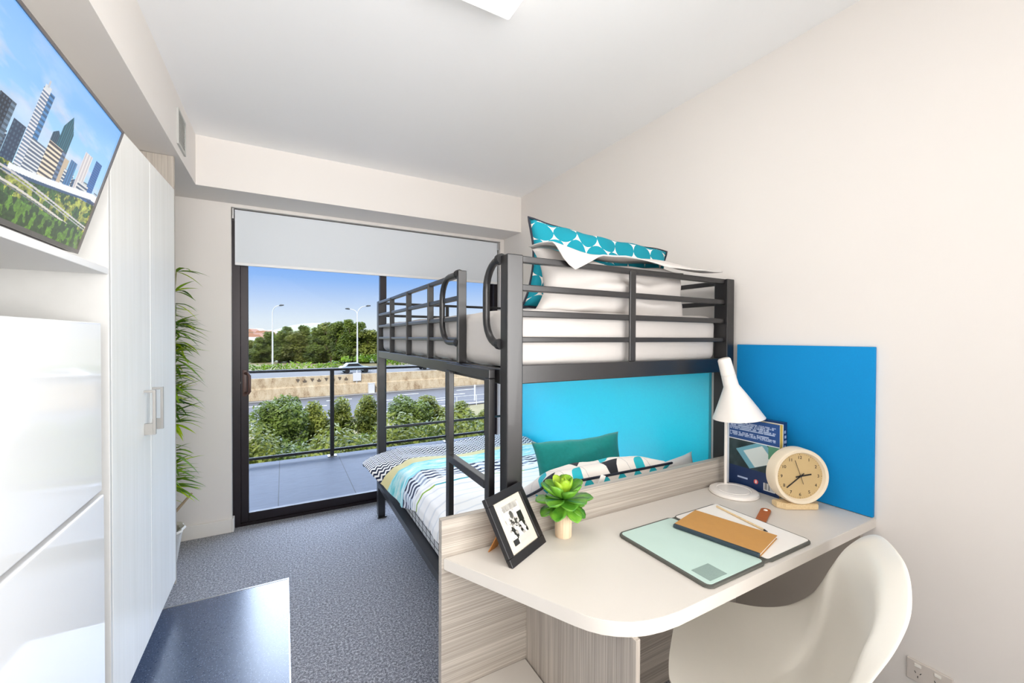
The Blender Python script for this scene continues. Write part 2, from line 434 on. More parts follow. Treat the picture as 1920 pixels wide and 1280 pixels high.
box(bm, -.272, -.245, yy - .008, yy, .99, 1.19, .002); hd = obj('door_handle', bm, plain('brown_handle', (92, 66, 58), .4), s1, smooth='auto')
bm = B(); tube(bm, [(-.295, yy, 1.095), (-.295, yy - .012, 1.095)], .012, 16); obj('lock_barrel', bm, M['steel'], d)

# ---- roller blind
rb = thing('roller_blind', (.78, 3.69, 2.39), 'pale grey roller blind half lowered over the glass door', 'blind')
bm = B(); box(bm, -.315, 1.875, 3.690, 3.692, 2.0, 2.39); obj('blind_fabric', bm, M['blind'], rb)
bm = B(); box(bm, -.315, 1.875, 3.684, 3.698, 1.978, 2.0, .004); obj('bottom_rail', bm, M['white'], rb)
bm = B(); tube(bm, [(-.315, 3.715, 2.368), (1.875, 3.715, 2.368)], .02, 16); obj('roller_tube', bm, M['blind'], rb, smooth='auto')
for x_ in (-.327, 1.881):
    bm = B(); box(bm, x_ - .005, x_ + .008, 3.675, 3.73, 2.32, 2.398, .002); obj('bracket', bm, M['steel'], rb)

# ---- air vent on the soffit
av = thing('air_vent', (-.49, 2.875, 2.565), 'grey slatted air vent high on the left soffit', 'vent')
bm = B()
for a, c, e, g in ((2.78, 2.97, 2.47, 2.482), (2.78, 2.97, 2.648, 2.66), (2.78, 2.792, 2.482, 2.648), (2.958, 2.97, 2.482, 2.648)): box(bm, -.493, -.484, a, c, e, g)
obj('vent_frame', bm, plain('vent_grey', (190, 190, 186), .5), av)
bm = B()
for k in range(12):
    z_ = 2.488 + k * .0138; box(bm, -.4925, -.487, 2.792, 2.958, z_, z_ + .008)
obj('slats', bm, plain('vent_slat_grey', (172, 172, 168), .5), av)

# ---- ceiling light
cl = thing('ceiling_light', (.6, 1.26, ZC), 'square white flush ceiling light glowing above the desk', 'ceiling light')
bm = B(); box(bm, .41, .79, 1.07, 1.45, 2.722, ZC, .004); obj('light_frame', bm, M['white'], cl)
b = NB('lamp_diffuser'); b.col(srgb(255, 250, 240)); b.p.inputs['Emission Color'].default_value = (1, .95, .88, 1); b.p.inputs['Emission Strength'].default_value = 2.2
bm = B(); box(bm, .42, .78, 1.08, 1.44, 2.695, 2.722, .008); obj('diffuser', bm, b.m, cl)

# ================================================================== LEFT SIDE: wardrobe, TV unit
XW = -.517
wr = thing('wardrobe', (-.8, 2.38, 0), 'tall white two door wardrobe with metal pull handles', 'wardrobe')
bm = B(); box(bm, -1.149, -.54, 1.905, 2.85, .09, 2.19); box(bm, -1.10, -.60, 1.92, 2.85, 0.004, .09); obj('carcass', bm, M['white'], wr)
bm = B(); box(bm, -1.149, XW, 1.885, 1.905, .1, 2.2, .002); obj('side_panel', bm, plain('pale_grey_panel', (214, 214, 212), .45), wr)
bm = B(); box(bm, -1.149, XW, 2.852, 2.872, .09, ZS - .002, .001); obj('end_panel', bm, M['woodzd'], wr)
for y0, y1, hy in ((1.907, 2.380, 2.285), (2.384, 2.851, 2.412)):
    bm = B(); vs = box(bm, -.538, XW, y0, y1, .114, 2.245, .002)
    for v_ in bm.verts:
        if v_.co.z > 2.2: v_.co.z -= .05 * (2.872 - v_.co.y)
    dr = obj('door', bm, M['woodzw'], wr)
    bm = B()
    box(bm, XW + .028, XW + .038, hy - .008, hy + .008, 1.027, 1.217, .001)
    box(bm, XW, XW + .028, hy - .008, hy + .008, 1.207, 1.217, .001); box(bm, XW, XW + .028, hy - .008, hy + .008, 1.027, 1.075, .001)
    obj('handle', bm, M['metal'], dr)
tu = thing('media_cabinet', (-.8, .3, 0), 'white gloss wall unit below the television with lift-up front', 'cabinet')
bm = B(); box(bm, -1.149, -.545, -1.5, 1.80, .0045, 1.478); box(bm, -1.149, -1.13, -1.5, 1.883, 1.478, 2.40); obj('carcass', bm, plain('beige_grey_panel', (206, 202, 196), .5), tu)
bm = B(); box(bm, -1.13, XW, -1.5, 1.883, 1.656, 1.678, .002); obj('shelf', bm, M['white'], tu)
bm = B(); box(bm, -.541, XW, -1.5, 1.818, .943, 1.491, .006, 3); obj('flap_front', bm, M['gloss'], tu)
bm = B(); box(bm, -.541, XW, -1.5, 1.835, .03, .928, .006, 3); obj('lower_front', bm, M['gloss'], tu)

# ---- television
tv = thing('television', (-.6, 1.42, 1.9), 'flat television showing a city skyline, tilted down above the shelf', 'television')
eB = Vector((-.567, 1.048, 1.706)); ey = Vector((0, 1, 0)); et = Vector((.112, 0, .408)); H_ = et.length; et.normalize(); en = ey.cross(et)
mt = basis(eB, ey, et, en)
bm = B(); W_ = .752
box(bm, 0, W_, 0, H_, -.035, -.006, .003, mat=mt); obj('housing', bm, M['rubber'], tv)
bm = B()
for a, c, e, g in ((0, W_, 0, .012), (0, W_, H_ - .008, H_), (0, .008, .012, H_ - .008), (W_ - .008, W_, .012, H_ - .008)): box(bm, a, c, e, g, -.006, .002, mat=mt)
obj('bezel', bm, plain('grey_bezel', (112, 106, 104), .25, metal=.5), tv)
def tvpic(s, t):
    n = len(s); C = np.zeros((n, 3))
    g = np.clip((t - .3) / .7, 0, 1)[:, None]
    C[:] = np.array((186, 232, 255)) * (1 - g) + np.array((128, 188, 255)) * g
    cl_ = fbm(s * 5 + t * 2, t * 9, 3, 5); m = np.clip((cl_ - .40) * 5, 0, 1) * np.clip(1.15 - np.abs(t - .70 + .22 * (s - .4)) * 3.4, 0, 1)
    shade = fbm(s * 11, t * 14, 9, 4)
    C = C * (1 - m[:, None] * .85) + (np.array((214, 222, 242)) + (shade[:, None] - .5) * 50) * m[:, None] * .85
    def tower(s0, s1, t0, t1, col, dark, fh=0, fv=0, slant=0, side=.35, sidecol=None):
        m_ = (s > s0) & (s < s1) & (t > t0) & (t < t1 - slant * np.abs((s - (s0 + s1) / 2) / (s1 - s0)) * 2)
        c = np.array(col, float) * np.ones((n, 3))
        if fh: c = np.where((np.sin(t * fh * 2 * PI) > 0)[:, None], c, np.array(dark, float))
        if fv: c = np.where((np.sin(s * fv * 2 * PI) > .2)[:, None], c, np.array(dark, float))
        if sidecol is not None: c = np.where(((s - s0) / (s1 - s0) > 1 - side)[:, None], np.array(sidecol, float) * (.8 + .4 * (np.sin(t * 200) > 0))[:, None], c)
        C[m_] = c[m_]
    rr = np.random.RandomState(5)
    for k in range(60):
        a = rr.rand(); w_ = .012 + .03 * rr.rand(); h = .36 + .12 * rr.rand(); base = rr.choice([60, 90, 150, 190])
        tower(a, a + w_, .25, h, (base, base + 12, base + 25), (40, 60, 90), 50)
    tower(.10, .17, .3, .58, (70, 90, 110), (40, 55, 75), 45, 60); tower(.02, .07, .3, .5, (180, 180, 180), (80, 90, 100), 50)
    tower(.255, .335, .27, .595, (66, 84, 106), (24, 34, 52), 40, 70, 0, .3, (90, 110, 130)); tower(.345, .412, .3, .525, (70, 96, 120), (40, 60, 90), 36, 60)
    tower(.415, .485, .3, .79, (236, 236, 240), (110, 130, 160), 48, 0, 0, .42, (70, 120, 170)); tower(.42, .455, .78, .81, (225, 230, 235), (120, 130, 140)); tower(.430, .440, .8, .845, (200, 205, 215), (100, 100, 100))
    tower(.455, .575, .27, .50, (232, 234, 236), (90, 105, 130), 46)
    tower(.545, .60, .3, .645, (48, 86, 112), (30, 60, 84), 0, 90, .03); tower(.588, .665, .3, .79, (38, 112, 130), (24, 78, 98), 0, 80, .10)
    tower(.545, .665, .28, .56, (240, 228, 204), (78, 72, 78), 36, 0, 0, .22, (90, 110, 140)); tower(.665, .70, .3, .53, (206, 186, 160), (170, 150, 130), 0, 0)
    tower(.69, .765, .3, .47, (230, 232, 232), (70, 96, 126), 44); tower(.71, .76, .3, .55, (80, 140, 190), (60, 100, 150), 0, 60); tower(.775, .80, .3, .45, (70, 110, 150), (50, 80, 120), 40)
    tower(.785, .85, .3, .667, (236, 230, 228), (206, 200, 204), 0, 45); tower(.86, .89, .3, .48, (210, 214, 214), (100, 120, 130), 50)
    tower(.885, .945, .3, .672, (44, 112, 184), (30, 84, 150), 60, 0); tower(.81, .90, .3, .46, (226, 226, 226), (60, 80, 110), 38); tower(.93, 1, .3, .42, (60, 96, 140), (40, 60, 90), 40)
    # low ground: parkland, roads, long white roof
    gz = t < .30 + .10 * np.clip(s - .35, 0, 1)
    nz = fbm(s * 40, t * 26, 21, 4); nz2 = fbm(s * 90, t * 60, 31, 3)
    G = np.where((nz > .44)[:, None], np.array((58, 96, 26)), np.array((170, 176, 70))) * (.35 + 1.2 * nz2)[:, None]
    C[gz] = G[gz]
    rf = .285 + .13 * np.clip((s - .4) / .55, 0, 1) ** 1.2
    m_ = (np.abs(t - rf + .02) < .018) & (s > .38); C[m_] = (60, 84, 120)
    m_ = (np.abs(t - rf) < .011 * (1 + 1.2 * s)) & (s > .4); C[m_] = (244, 246, 250)
    for off, wd, cc in ((.23, .006, (214, 208, 206)), (.21, .004, (188, 184, 186)), (.165, .007, (222, 214, 206)), (.15, .004, (120, 120, 124))):
        m_ = np.abs(t - off - .03 * np.sin(s * 4) + .05 * (s - .5)) < wd; C[m_] = cc
    m_ = t < .13 + .03 * fbm(s * 25, t * 0, 51, 3)
    tr_ = fbm(s * 45, t * 22, 41, 4)
    D_ = np.where((tr_ > .5)[:, None], np.array((92, 136, 34)), np.array((36, 66, 20))) * (.6 + .8 * nz2)[:, None]
    C[m_] = D_[m_]
    return C
mloc = lambda a, c, e: mt @ Vector((a, c, e))
painted('screen', mloc(.008, .012, -.002), ey * (W_ - .016), et * (H_ - .02), 520, 300, tvpic, colattr('screen_picture', .15, 1.0), tv)
bm = B(); box(bm, -1.13, -1.118, 1.25, 1.6, 1.78, 2.08); tube(bm, [(-1.12, 1.42, 1.93), (-.57, 1.42, 1.93)], .02, 10); obj('wall_mount', bm, M['rubber'], tv)

# ---- bamboo plant behind the wardrobe
pl = thing('potted_bamboo', (-.70, 3.22, 0), 'leafy potted bamboo standing beyond the wardrobe end', 'plant')
bm = B(); PX, PY = -.70, 3.22
prof = [(0, .002), (.10, .002), (.115, .02), (.145, .235), (.162, .25), (.155, .262), (.135, .25), (.125, .20), (0, .20)]
lathe(bm, prof, (PX, PY, 0), 40)
for v_ in bm.verts:
    a = math.atan2(v_.co.y - PY, v_.co.x - PX); k = 1 + .035 * math.sin(a * 14) * min(1, v_.co.z / .2); v_.co.x = PX + (v_.co.x - PX) * k; v_.co.y = PY + (v_.co.y - PY) * k
obj('pot', bm, plain('white_woven_pot', (226, 222, 214), .7, var=.06, scale=120, bump=.2), pl, smooth='auto')
bm = B(); lathe(bm, [(0, .20), (.12, .203)], (PX, PY, 0.0)); obj('soil', bm, plain('soil', (70, 54, 40), .95, var=.2), pl)
stems = []
for k in range(7):
    a = k * 2.4; r0 = .05; top = Vector((PX + .10 * math.cos(a) + .03, PY + .10 * math.sin(a), 1.86 - .11 * k))
    p0 = Vector((PX + r0 * math.cos(a), PY + r0 * math.sin(a), .2)); pts = [p0.lerp(top, i / 6) + Vector((.015 * math.sin(i + k), .015 * math.cos(i * 1.3 + k), 0)) for i in range(7)]
    bm = B(); tube(bm, pts, [.008 - .0008 * i for i in range(7)], 8); obj('stem', bm, plain('bamboo_cane', (128, 128, 70), .5), pl, smooth='auto'); stems.append(pts)
bm = B(); tube(bm, [(PX + .03, PY - .02, .2), (PX + .11, PY - .03, .36), (PX + .20, PY - .02, .47)], [.01, .009, .006], 8); obj('bare_branch', bm, plain('pale_branch', (166, 146, 118), .8), pl)
def leaf(bm, p, d, L, W, droop, mi=0):
    d = d.normalized(); s_ = d.cross(Vector((0, 0, 1)));
    if s_.length < .1: s_ = Vector((1, 0, 0))
    s_.normalize(); up = s_.cross(d); ws = (0.25, .85, 1, .75, .4, 0); prev = None
    for i, ww in enumerate(ws):
        f = i / 5; c = p + d * L * f + Vector((0, 0, -droop * f * f * L))
        if ww == 0: cur = [bm.verts.new(c)]
        else: cur = [bm.verts.new(c - s_ * W * ww + up * W * .35 * ww), bm.verts.new(c), bm.verts.new(c + s_ * W * ww + up * W * .35 * ww)]
        if prev:
            if len(cur) == 3: fs = [bm.faces.new((prev[0], prev[1], cur[1], cur[0])), bm.faces.new((prev[1], prev[2], cur[2], cur[1]))]
            else: fs = [bm.faces.new((prev[0], prev[1], cur[0])), bm.faces.new((prev[1], prev[2], cur[0]))]
            for f_ in fs: f_.material_index = mi
        prev = cur
bm = B(); rnd = random.Random(3)
for pts in stems:
    for q in range(22):
        f = 1.0 - rnd.random() ** 1.3 * .78; i = min(5, int(f * 6)); p = pts[i].lerp(pts[i + 1], f * 6 - i)
        a0 = rnd.uniform(0, 2 * PI)
        for c in range(rnd.randint(4, 7)):
            a = a0 + rnd.uniform(-.9, .9); dd = Vector((math.cos(a), math.sin(a), rnd.uniform(-.25, .75)))
            if p.y + dd.y * .2 > 3.62 or p.x + dd.x * .2 < -1.12: dd.y *= -.5
            L = rnd.uniform(.12, .21)
            leaf(bm, p, dd, L, rnd.uniform(.009, .016), rnd.uniform(.1, .6), 1 if rnd.random() < .25 else 0)
fo = obj('foliage', bm, None, pl, mats=[M['bamboo'], M['bamboo2']], smooth=True); fo['kind'] = 'stuff'

# ================================================================== BUNK BED
BX0, BX1, BY0, BY1 = .66, 1.908, 1.221, 3.44
bed = thing('bunk_bed', (1.28, 2.33, 0), 'black metal bunk bed with ladder beside the right wall', 'bunk bed')
blk = M['black']
for nm, (x0, x1, y0, y1) in dict(a=(.66, .722, 1.221, 1.274), c=(1.855, 1.908, 1.221, 1.292), e=(.66, .715, 3.375, 3.44), g=(1.855, 1.908, 3.375, 3.44)).items():
    bm = B(); box(bm, x0, x1, y0, y1, .008, 1.733, .004); po = obj('post', bm, blk, bed)
    bm = B(); box(bm, x0 - .006, x1 + .01, y0 - .01, y1 + .004, .0005, .010, .002); obj('foot_plate', bm, blk, po)
def rail(name, *b_, bev=.003):
    bm = B(); box(bm, *b_, bev); return obj(name, bm, blk, bed)
for z0, z1 in ((1.710, 1.733), (1.611, 1.634), (1.520, 1.543), (1.431, 1.451)):
    rail('head_rail', .722, 1.855, 1.235, 1.258, z0, z1); rail('foot_rail', .715, 1.855, 3.395, 3.415, z0 - .003, z1 - .006)
    rail('wall_rail', 1.872, 1.892, 1.292, 3.375, z0 - .002, z1 - .002)
    rail('guard_rail', .662, .684, 1.668, 3.375, z0 - .001, z1 - .004)
rail('head_beam', .722, 1.855, 1.232, 1.268, 1.287, 1.353); rail('foot_beam', .715, 1.855, 3.39, 3.425, 1.287, 1.34)
rail('side_beam', .661, .695, 1.274, 3.375, 1.285, 1.338); rail('wall_beam', 1.868, 1.900, 1.292, 3.375, 1.285, 1.338)
rail('upright', 1.232, 1.266, 1.231, 1.240, 1.353, 1.722); rail('upright', 1.225, 1.255, 3.385, 3.394, 1.34, 1.722)
for y_ in (2.957, 2.512, 2.089): rail('upright', .655, .688, y_ - .006, y_ + .006, 1.338, 1.722)
rail('guard_post', .652, .690, 1.646, 1.668, 1.338, 1.735)
def hoop(y0, y1, z0, z1, x_):
    r = min(.1, (y1 - y0) * .85); P = [(x_, y0, z1)]
    for k in range(7):
        a = PI / 2 * k / 6; P.append((x_, y1 - r + r * math.sin(a), z1 - r + r * math.cos(a)))
    for k in range(7):
        a = PI / 2 * k / 6; P.append((x_, y1 - r + r * math.cos(a), z0 + r - r * math.sin(a)))
    P.append((x_, y0, z0)); bm = B(); tube(bm, P, .0135, 12); h = obj('grab_handle', bm, blk, bed, smooth='auto')
    for z_ in (z0, z1):
        bm = B(); tube(bm, [(x_, y0 - .004, z_), (x_, y0 + .02, z_)], .019, 12); obj('mounting_ring', bm, M['rubber'], h)
hoop(1.668, 1.885, 1.425, 1.722, .664); hoop(1.274, 1.395, 1.425, 1.722, .664)
ld = obj('ladder', (lambda bm: (box(bm, .630, .655, 1.30, 1.736, 1.303, 1.336, .003), bm)[1])(B()), blk, bed)
for y0, y1 in ((1.30, 1.336), (1.70, 1.736)):
    bm = B(); box(bm, .630, .655, y0, y1, .006, 1.303, .003); obj('ladder_leg', bm, blk, ld)
for z_ in (.905, .60, .30):
    bm = B(); box(bm, .628, .660, 1.336, 1.70, z_, z_ + .03, .003); obj('rung', bm, blk, ld)
bm = B(); box(bm, .657, .668, 1.274, 3.375, .25, .292); box(bm, .668, .72, 1.274, 3.375, .284, .292); obj('lower_side_rail', bm, blk, bed)
bm = B(); box(bm, 1.85, 1.90, 1.292, 3.375, .25, .292); obj('lower_wall_rail', bm, blk, bed)
rail('lower_head_rail', .722, 1.855, 1.24, 1.27, .25, .292); rail('lower_foot_rail', .715, 1.855, 3.39, 3.42, .25, .292)
bm = B(); tube(bm, [(.70, 3.395, .715), (1.87, 3.395, .715)], .0105, 10); obj('lower_foot_bar', bm, blk, bed, smooth='auto')
for zt in (1.335, .281):
    for k in range(9):
        bm = B(); y_ = 1.42 + k * .22; box(bm, .695 if zt > 1 else .735, 1.855, y_, y_ + .06, zt - .012, zt); obj('slat', bm, blk, bed)

def displace(o, strength, size, mid=.5):
    tx = bpy.data.textures.new('folds', 'CLOUDS'); tx.noise_scale = size; tx.noise_depth = 3
    md = o.modifiers.new('folds', 'DISPLACE'); md.texture = tx; md.strength = strength; md.mid_level = mid; md.texture_coords = 'LOCAL'
def softbox(bm, x0, x1, y0, y1, z0, z1, r, cuts):
    box(bm, x0, x1, y0, y1, z0, z1, r, 4)
    L = [e for e in bm.edges if e.calc_length() > .15]
    bmesh.ops.subdivide_edges(bm, edges=L, cuts=cuts, use_grid_fill=True)
bm = B(); softbox(bm, .692, 1.862, 1.275, 3.385, 1.337, 1.555, .045, 30)
um = obj('mattress', bm, M['sheet'], None, org=(1.28, 2.33, 1.337), smooth=True); T(um, 'white sheeted mattress on the upper bunk', 'mattress'); displace(um, .018, .16)
# lower mattress with brick-lined border
b = NB('lined_mattress_border'); v = b.coord(); x, y, z = b.xyz(v)
fy = b.math('FRACT', b.math('MULTIPLY', y, 14)); l1 = b.math('LESS_THAN', fy, .13); l2 = b.math('LESS_THAN', b.math('FRACT', b.math('MULTIPLY', z, 28)), .14)
blkp = b.math('LESS_THAN', b.math('ABSOLUTE', b.math('SUBTRACT', y, -.42)), .04)
b.col(b.mix(b.math('MAXIMUM', b.math('MAXIMUM', l1, l2), blkp), srgb(206, 206, 206), srgb(26, 28, 38))); b.rough(.9)
bm = B(); box(bm, .706, 1.845, 1.285, 3.37, .293, .49, .02, 3); lm = obj('mattress', bm, b.m, None, org=(1.28, 2.33, .293), smooth='auto'); T(lm, 'lower bunk mattress with black lined border under the striped quilt', 'mattress')

# quilt
b = NB('striped_quilt'); uv = b.n('ShaderNodeUVMap').outputs[0]; u_, y, _z = b.xyz(uv)
nz = b.noise(uv, 2.2, 3); yw = b.math('ADD', y, b.math('MULTIPLY', b.math('SUBTRACT', nz, .5), .05))
tri = b.math('PINGPONG', b.math('MULTIPLY', u_, 1.0), .021)
chev = b.math('LESS_THAN', b.math('FRACT', b.math('MULTIPLY', b.math('ADD', y, b.math('MULTIPLY', tri, .9)), 1 / .034)), .5)
navy, white_ = srgb(26, 32, 58), srgb(240, 238, 236)
chevc = b.mix(chev, white_, navy)
wav = b.math('MULTIPLY', b.math('SINE', b.math('MULTIPLY', u_, 75)), .007)
w1 = b.math('LESS_THAN', b.math('FRACT', b.math('MULTIPLY', b.math('ADD', yw, wav), 1 / .05)), .5)
wgt = b.math('GREATER_THAN', b.math('SINE', b.math('MULTIPLY', u_, 42)), -.4)
wavc = b.mix(w1, srgb(232, 236, 240), b.mix(wgt, srgb(150, 162, 182), srgb(48, 54, 82)))
aq = b.ramp(b.noise(b.coord('UV', (2.5, 9, 1)), 3, 5, .7), [(.36, srgb(104, 204, 214)), (.5, srgb(176, 228, 232)), (.64, srgb(232, 244, 242))])
yel = srgb(222, 212, 160)
lines = b.math('LESS_THAN', b.math('FRACT', b.math('MULTIPLY', b.math('ADD', yw, b.math('MULTIPLY', nz, .12)), 1 / .085)), .16)
whc = b.mix(b.math('MULTIPLY', lines, .28), white_, srgb(150, 168, 190))
grn = b.mix(b.math('GREATER_THAN', b.math('FRACT', b.math('MULTIPLY', u_, 1.6)), .45), srgb(60, 160, 170), srgb(130, 170, 30))
def sel(c_lo, c_hi, thr, yy): return b.mix(b.math('GREATER_THAN', yy, thr), c_lo, c_hi)
c = sel(whc, grn, 2.38, yw); c = sel(c, whc, 2.395, yw); c = sel(c, wavc, 2.47, yw); c = sel(c, aq, 2.67, yw); c = sel(c, yel, 2.88, yw); c = sel(c, chevc, 2.955, y)
b.col(c); b.rough(.9); b.p.inputs['Specular IOR Level'].default_value = .2; b.p.inputs['Sheen Weight'].default_value = .1; M['quilt'] = b.m
bm = B(); uvl = bm.loops.layers.uv.new('UVMap')
NY, NU = 90, 70; rows = []
for iy in range(NY + 1):
    fy = iy / NY; Y = 1.62 + fy * (3.355 - 1.62)
    far = max(0, (Y - 2.75) / .6); flare = .11 * min(1, far * 1.6) * (1 if Y < 3.30 else .95)
    xb = .692 - .0 * far; zb = .315
    pts = []
    if far > 0:
        fl = min(1, far * 1.8); pts = [Vector((.688 - .15 * fl, 0, .33 + .15 * fl)), Vector((.70 - .11 * fl, 0, .42 + .09 * fl)), Vector((.72 - .05 * fl, 0, .51 + .02 * fl)), Vector((.80, 0, .555)), Vector((1.87, 0, .56))]
    else:
        lift = .085 * max(0, min(1, (2.70 - Y) / .3)); pts = [Vector((.684, 0, .33 + lift)), Vector((.690, 0, .43 + lift * .3)), Vector((.725, 0, .515)), Vector((.80, 0, .555)), Vector((1.87, 0, .56))]
    # near head end the quilt sits a little lower
    L = [0]
    for a_, c_ in zip(pts, pts[1:]): L.append(L[-1] + (c_ - a_).length)
    row = []
    for iu in range(NU + 1):
        f = iu / NU; f = f ** 1.5; q = f * L[-1]; k = 0
        while k < len(pts) - 2 and q > L[k + 1]: k += 1
        p = pts[k].lerp(pts[k + 1], (q - L[k]) / max(1e-6, L[k + 1] - L[k]))
        fold = .010 * math.sin(Y * 23 + p.x * 3) * (1 if p.x < .76 else .35) + .012 * math.sin(p.x * 8 + Y * 9) * math.sin(Y * 6.1 + p.x * 2.2)
        co = Vector((p.x - (abs(fold) if p.x < .76 else 0) * .5, Y, p.z + (fold if p.x > .76 else 0)))
        if iy == NY: co.z -= .03
        row.append((bm.verts.new(co), q - L[3], Y))
    rows.append(row)
for iy in range(NY):
    for iu in range(NU):
        q4 = (rows[iy][iu], rows[iy][iu + 1], rows[iy + 1][iu + 1], rows[iy + 1][iu]); f = bm.faces.new([q[0] for q in q4])
        for lp, q in zip(f.loops, q4): lp[uvl].uv = (q[1], q[2])
qd = obj('quilt', bm, M['quilt'], None, org=(1.28, 2.5, .5), smooth=True); T(qd, 'striped quilt with navy zigzag, aqua and white bands on the lower bunk', 'quilt')
md = qd.modifiers.new('thick', 'SOLIDIFY'); md.thickness = .022; md.offset = -1

# pillows and cushions
def pillow(bm, w, h, t, m, seed=0, n=26, pinch=.07, crumple=.006, sides=(0, 1)):
    rnd = random.Random(seed); ph = [rnd.uniform(0, 6) for _ in range(6)]; uvl = bm.loops.layers.uv.verify()
    V = {}
    def pos(i, j, s_):
        a = -1 + 2 * i / n; c = -1 + 2 * j / n
        ex = 1 - pinch * (1 - c ** 4) * 0 - pinch * (1 - c * c) * abs(a) ** 3; ez = 1 - pinch * (1 - a * a) * abs(c) ** 3
        th = t / 2 * (max(0, (1 - a * a)) * max(0, (1 - c * c))) ** .42
        wr = crumple * (math.sin(5 * a + 3 * c + ph[0]) + math.sin(9 * c - 4 * a + ph[1]) + .6 * math.sin(14 * a + ph[2]))
        return Vector((a * ex * w / 2, s_ * (th + wr * (1 - max(abs(a), abs(c)) ** 4)), c * ez * h / 2 + wr * .4))
    for s_ in (-1, 1):
        for i in range(n + 1):
            for j in range(n + 1):
                edge = i in (0, n) or j in (0, n)
                if edge and s_ == 1: V[(i, j, 1)] = V[(i, j, -1)]; continue
                p = pos(i, j, s_ if not edge else 0); V[(i, j, s_)] = bm.verts.new(m @ p)
        for i in range(n):
            for j in range(n):
                q = [(i, j), (i + 1, j), (i + 1, j + 1), (i, j + 1)]
                if s_ == 1: q.reverse()
                f = bm.faces.new([V[(a, c, s_)] for a, c in q]); f.material_index = sides[0 if s_ == -1 else 1]
                for lp, (a, c) in zip(f.loops, q): lp[uvl].uv = (a / n * w, c / n * h)
    rim = [(i, 0) for i in range(n)] + [(n, j) for j in range(n)] + [(n - i, n) for i in range(n)] + [(0, n - j) for j in range(n)]
    return [V[(a, c, -1)].co.copy() for a, c in rim]
def pose(c, yaw, tilt, roll=0):  # width axis x, normal y, height z
    return Matrix.Translation(c) @ Matrix.Rotation(yaw, 4, 'Z') @ Matrix.Rotation(tilt, 4, 'X') @ Matrix.Rotation(roll, 4, 'Y')
# scale-pattern fabric
def scales(name, cell, teal, white, rr=.5):
    b = NB(name); uv = b.n('ShaderNodeUVMap').outputs[0]; u, v, _ = b.xyz(uv)
    vv = b.math('MULTIPLY', v, 1 / (cell * .866)); row = b.math('FLOOR', vv); fv = b.math('FRACT', vv)
    def dist(dr):
        r_ = b.math('ADD', row, dr); odd = b.math('MULTIPLY', b.math('MODULO', b.math('ADD', r_, 100), 2), .5)
        fu = b.math('SUBTRACT', b.math('FRACT', b.math('ADD', b.math('MULTIPLY', u, 1 / cell), odd)), .5)
        dv = b.math('MULTIPLY', b.math('SUBTRACT', fv, dr), .866)
        return b.math('SQRT', b.math('ADD', b.math('MULTIPLY', fu, fu), b.math('MULTIPLY', dv, dv)))
    d_ = b.math('MINIMUM', dist(0), dist(1))
    b.col(b.mix(b.math('LESS_THAN', d_, rr), white, teal)); b.rough(.85); b.p.inputs['Specular IOR Level'].default_value = .2
    return b.m
tealc, offw = srgb(34, 176, 190), srgb(236, 228, 220)
M['scales'] = scales('teal_circle_fabric', .105, srgb(24, 134, 152), offw, .50)
b = NB('half_circle_fabric'); uv = b.n('ShaderNodeUVMap').outputs[0]; u, v, _ = b.xyz(uv)
fu = b.math('SUBTRACT', b.math('FRACT', b.math('MULTIPLY', u, 1 / .09)), .5); fv = b.math('FRACT', b.math('MULTIPLY', v, 1 / .09))
dd = b.math('SQRT', b.math('ADD', b.math('MULTIPLY', fu, fu), b.math('MULTIPLY', fv, fv)))
b.col(b.mix(b.math('LESS_THAN', dd, .44), offw, tealc)); b.rough(.85); M['halfc'] = b.m
b = NB('leaf_and_triangle_fabric'); uv = b.n('ShaderNodeUVMap').outputs[0]; u, v, _ = b.xyz(uv)
cu_ = b.math('MULTIPLY', u, 1 / .115); cv_ = b.math('MULTIPLY', v, 1 / .115); fu = b.math('FRACT', cu_); fv = b.math('FRACT', cv_)
k = b.math('MODULO', b.math('ADD', b.math('FLOOR', cu_), b.math('MULTIPLY', b.math('FLOOR', cv_), 2)), 3)
tri = b.math('LESS_THAN', b.math('ADD', fu, fv), .85)
lf = b.math('LESS_THAN', b.math('ABSOLUTE', b.math('SUBTRACT', b.math('SUBTRACT', 1, fu), fv)), b.math('MULTIPLY', .3, b.math('SINE', b.math('MULTIPLY', fu, PI))))
c = b.mix(b.math('MULTIPLY', b.math('LESS_THAN', k, .5), tri), offw, srgb(30, 32, 40))
c = b.mix(b.math('MULTIPLY', b.math('COMPARE', k, 1, .4), lf), c, tealc)
gr = b.math('MAXIMUM', b.math('LESS_THAN', fu, .02), b.math('LESS_THAN', fv, .02)); c = b.mix(b.math('MULTIPLY', gr, .6), c, srgb(90, 96, 104))
b.col(c); b.rough(.85); M['leaftri'] = b.m

def cushion(name, m, w, h, t, mats, label, cat, seed, piping=True, org=None, crumple=.006, pinch=.07, group=None, sides=(0, 0)):
    bm = B(); rim = pillow(bm, w, h, t, m, seed, sides=sides, crumple=crumple, pinch=pinch); o_ = m.translation.copy(); o_.z -= h / 2
    o = obj(name, bm, None, None, org=o_, smooth=True, mats=mats); T(o, label, cat, group)
    if piping:
        bm = B(); tube(bm, rim, .0055, 8, closed=True); obj('piping', bm, M['piping'], o, smooth=True)
    return o
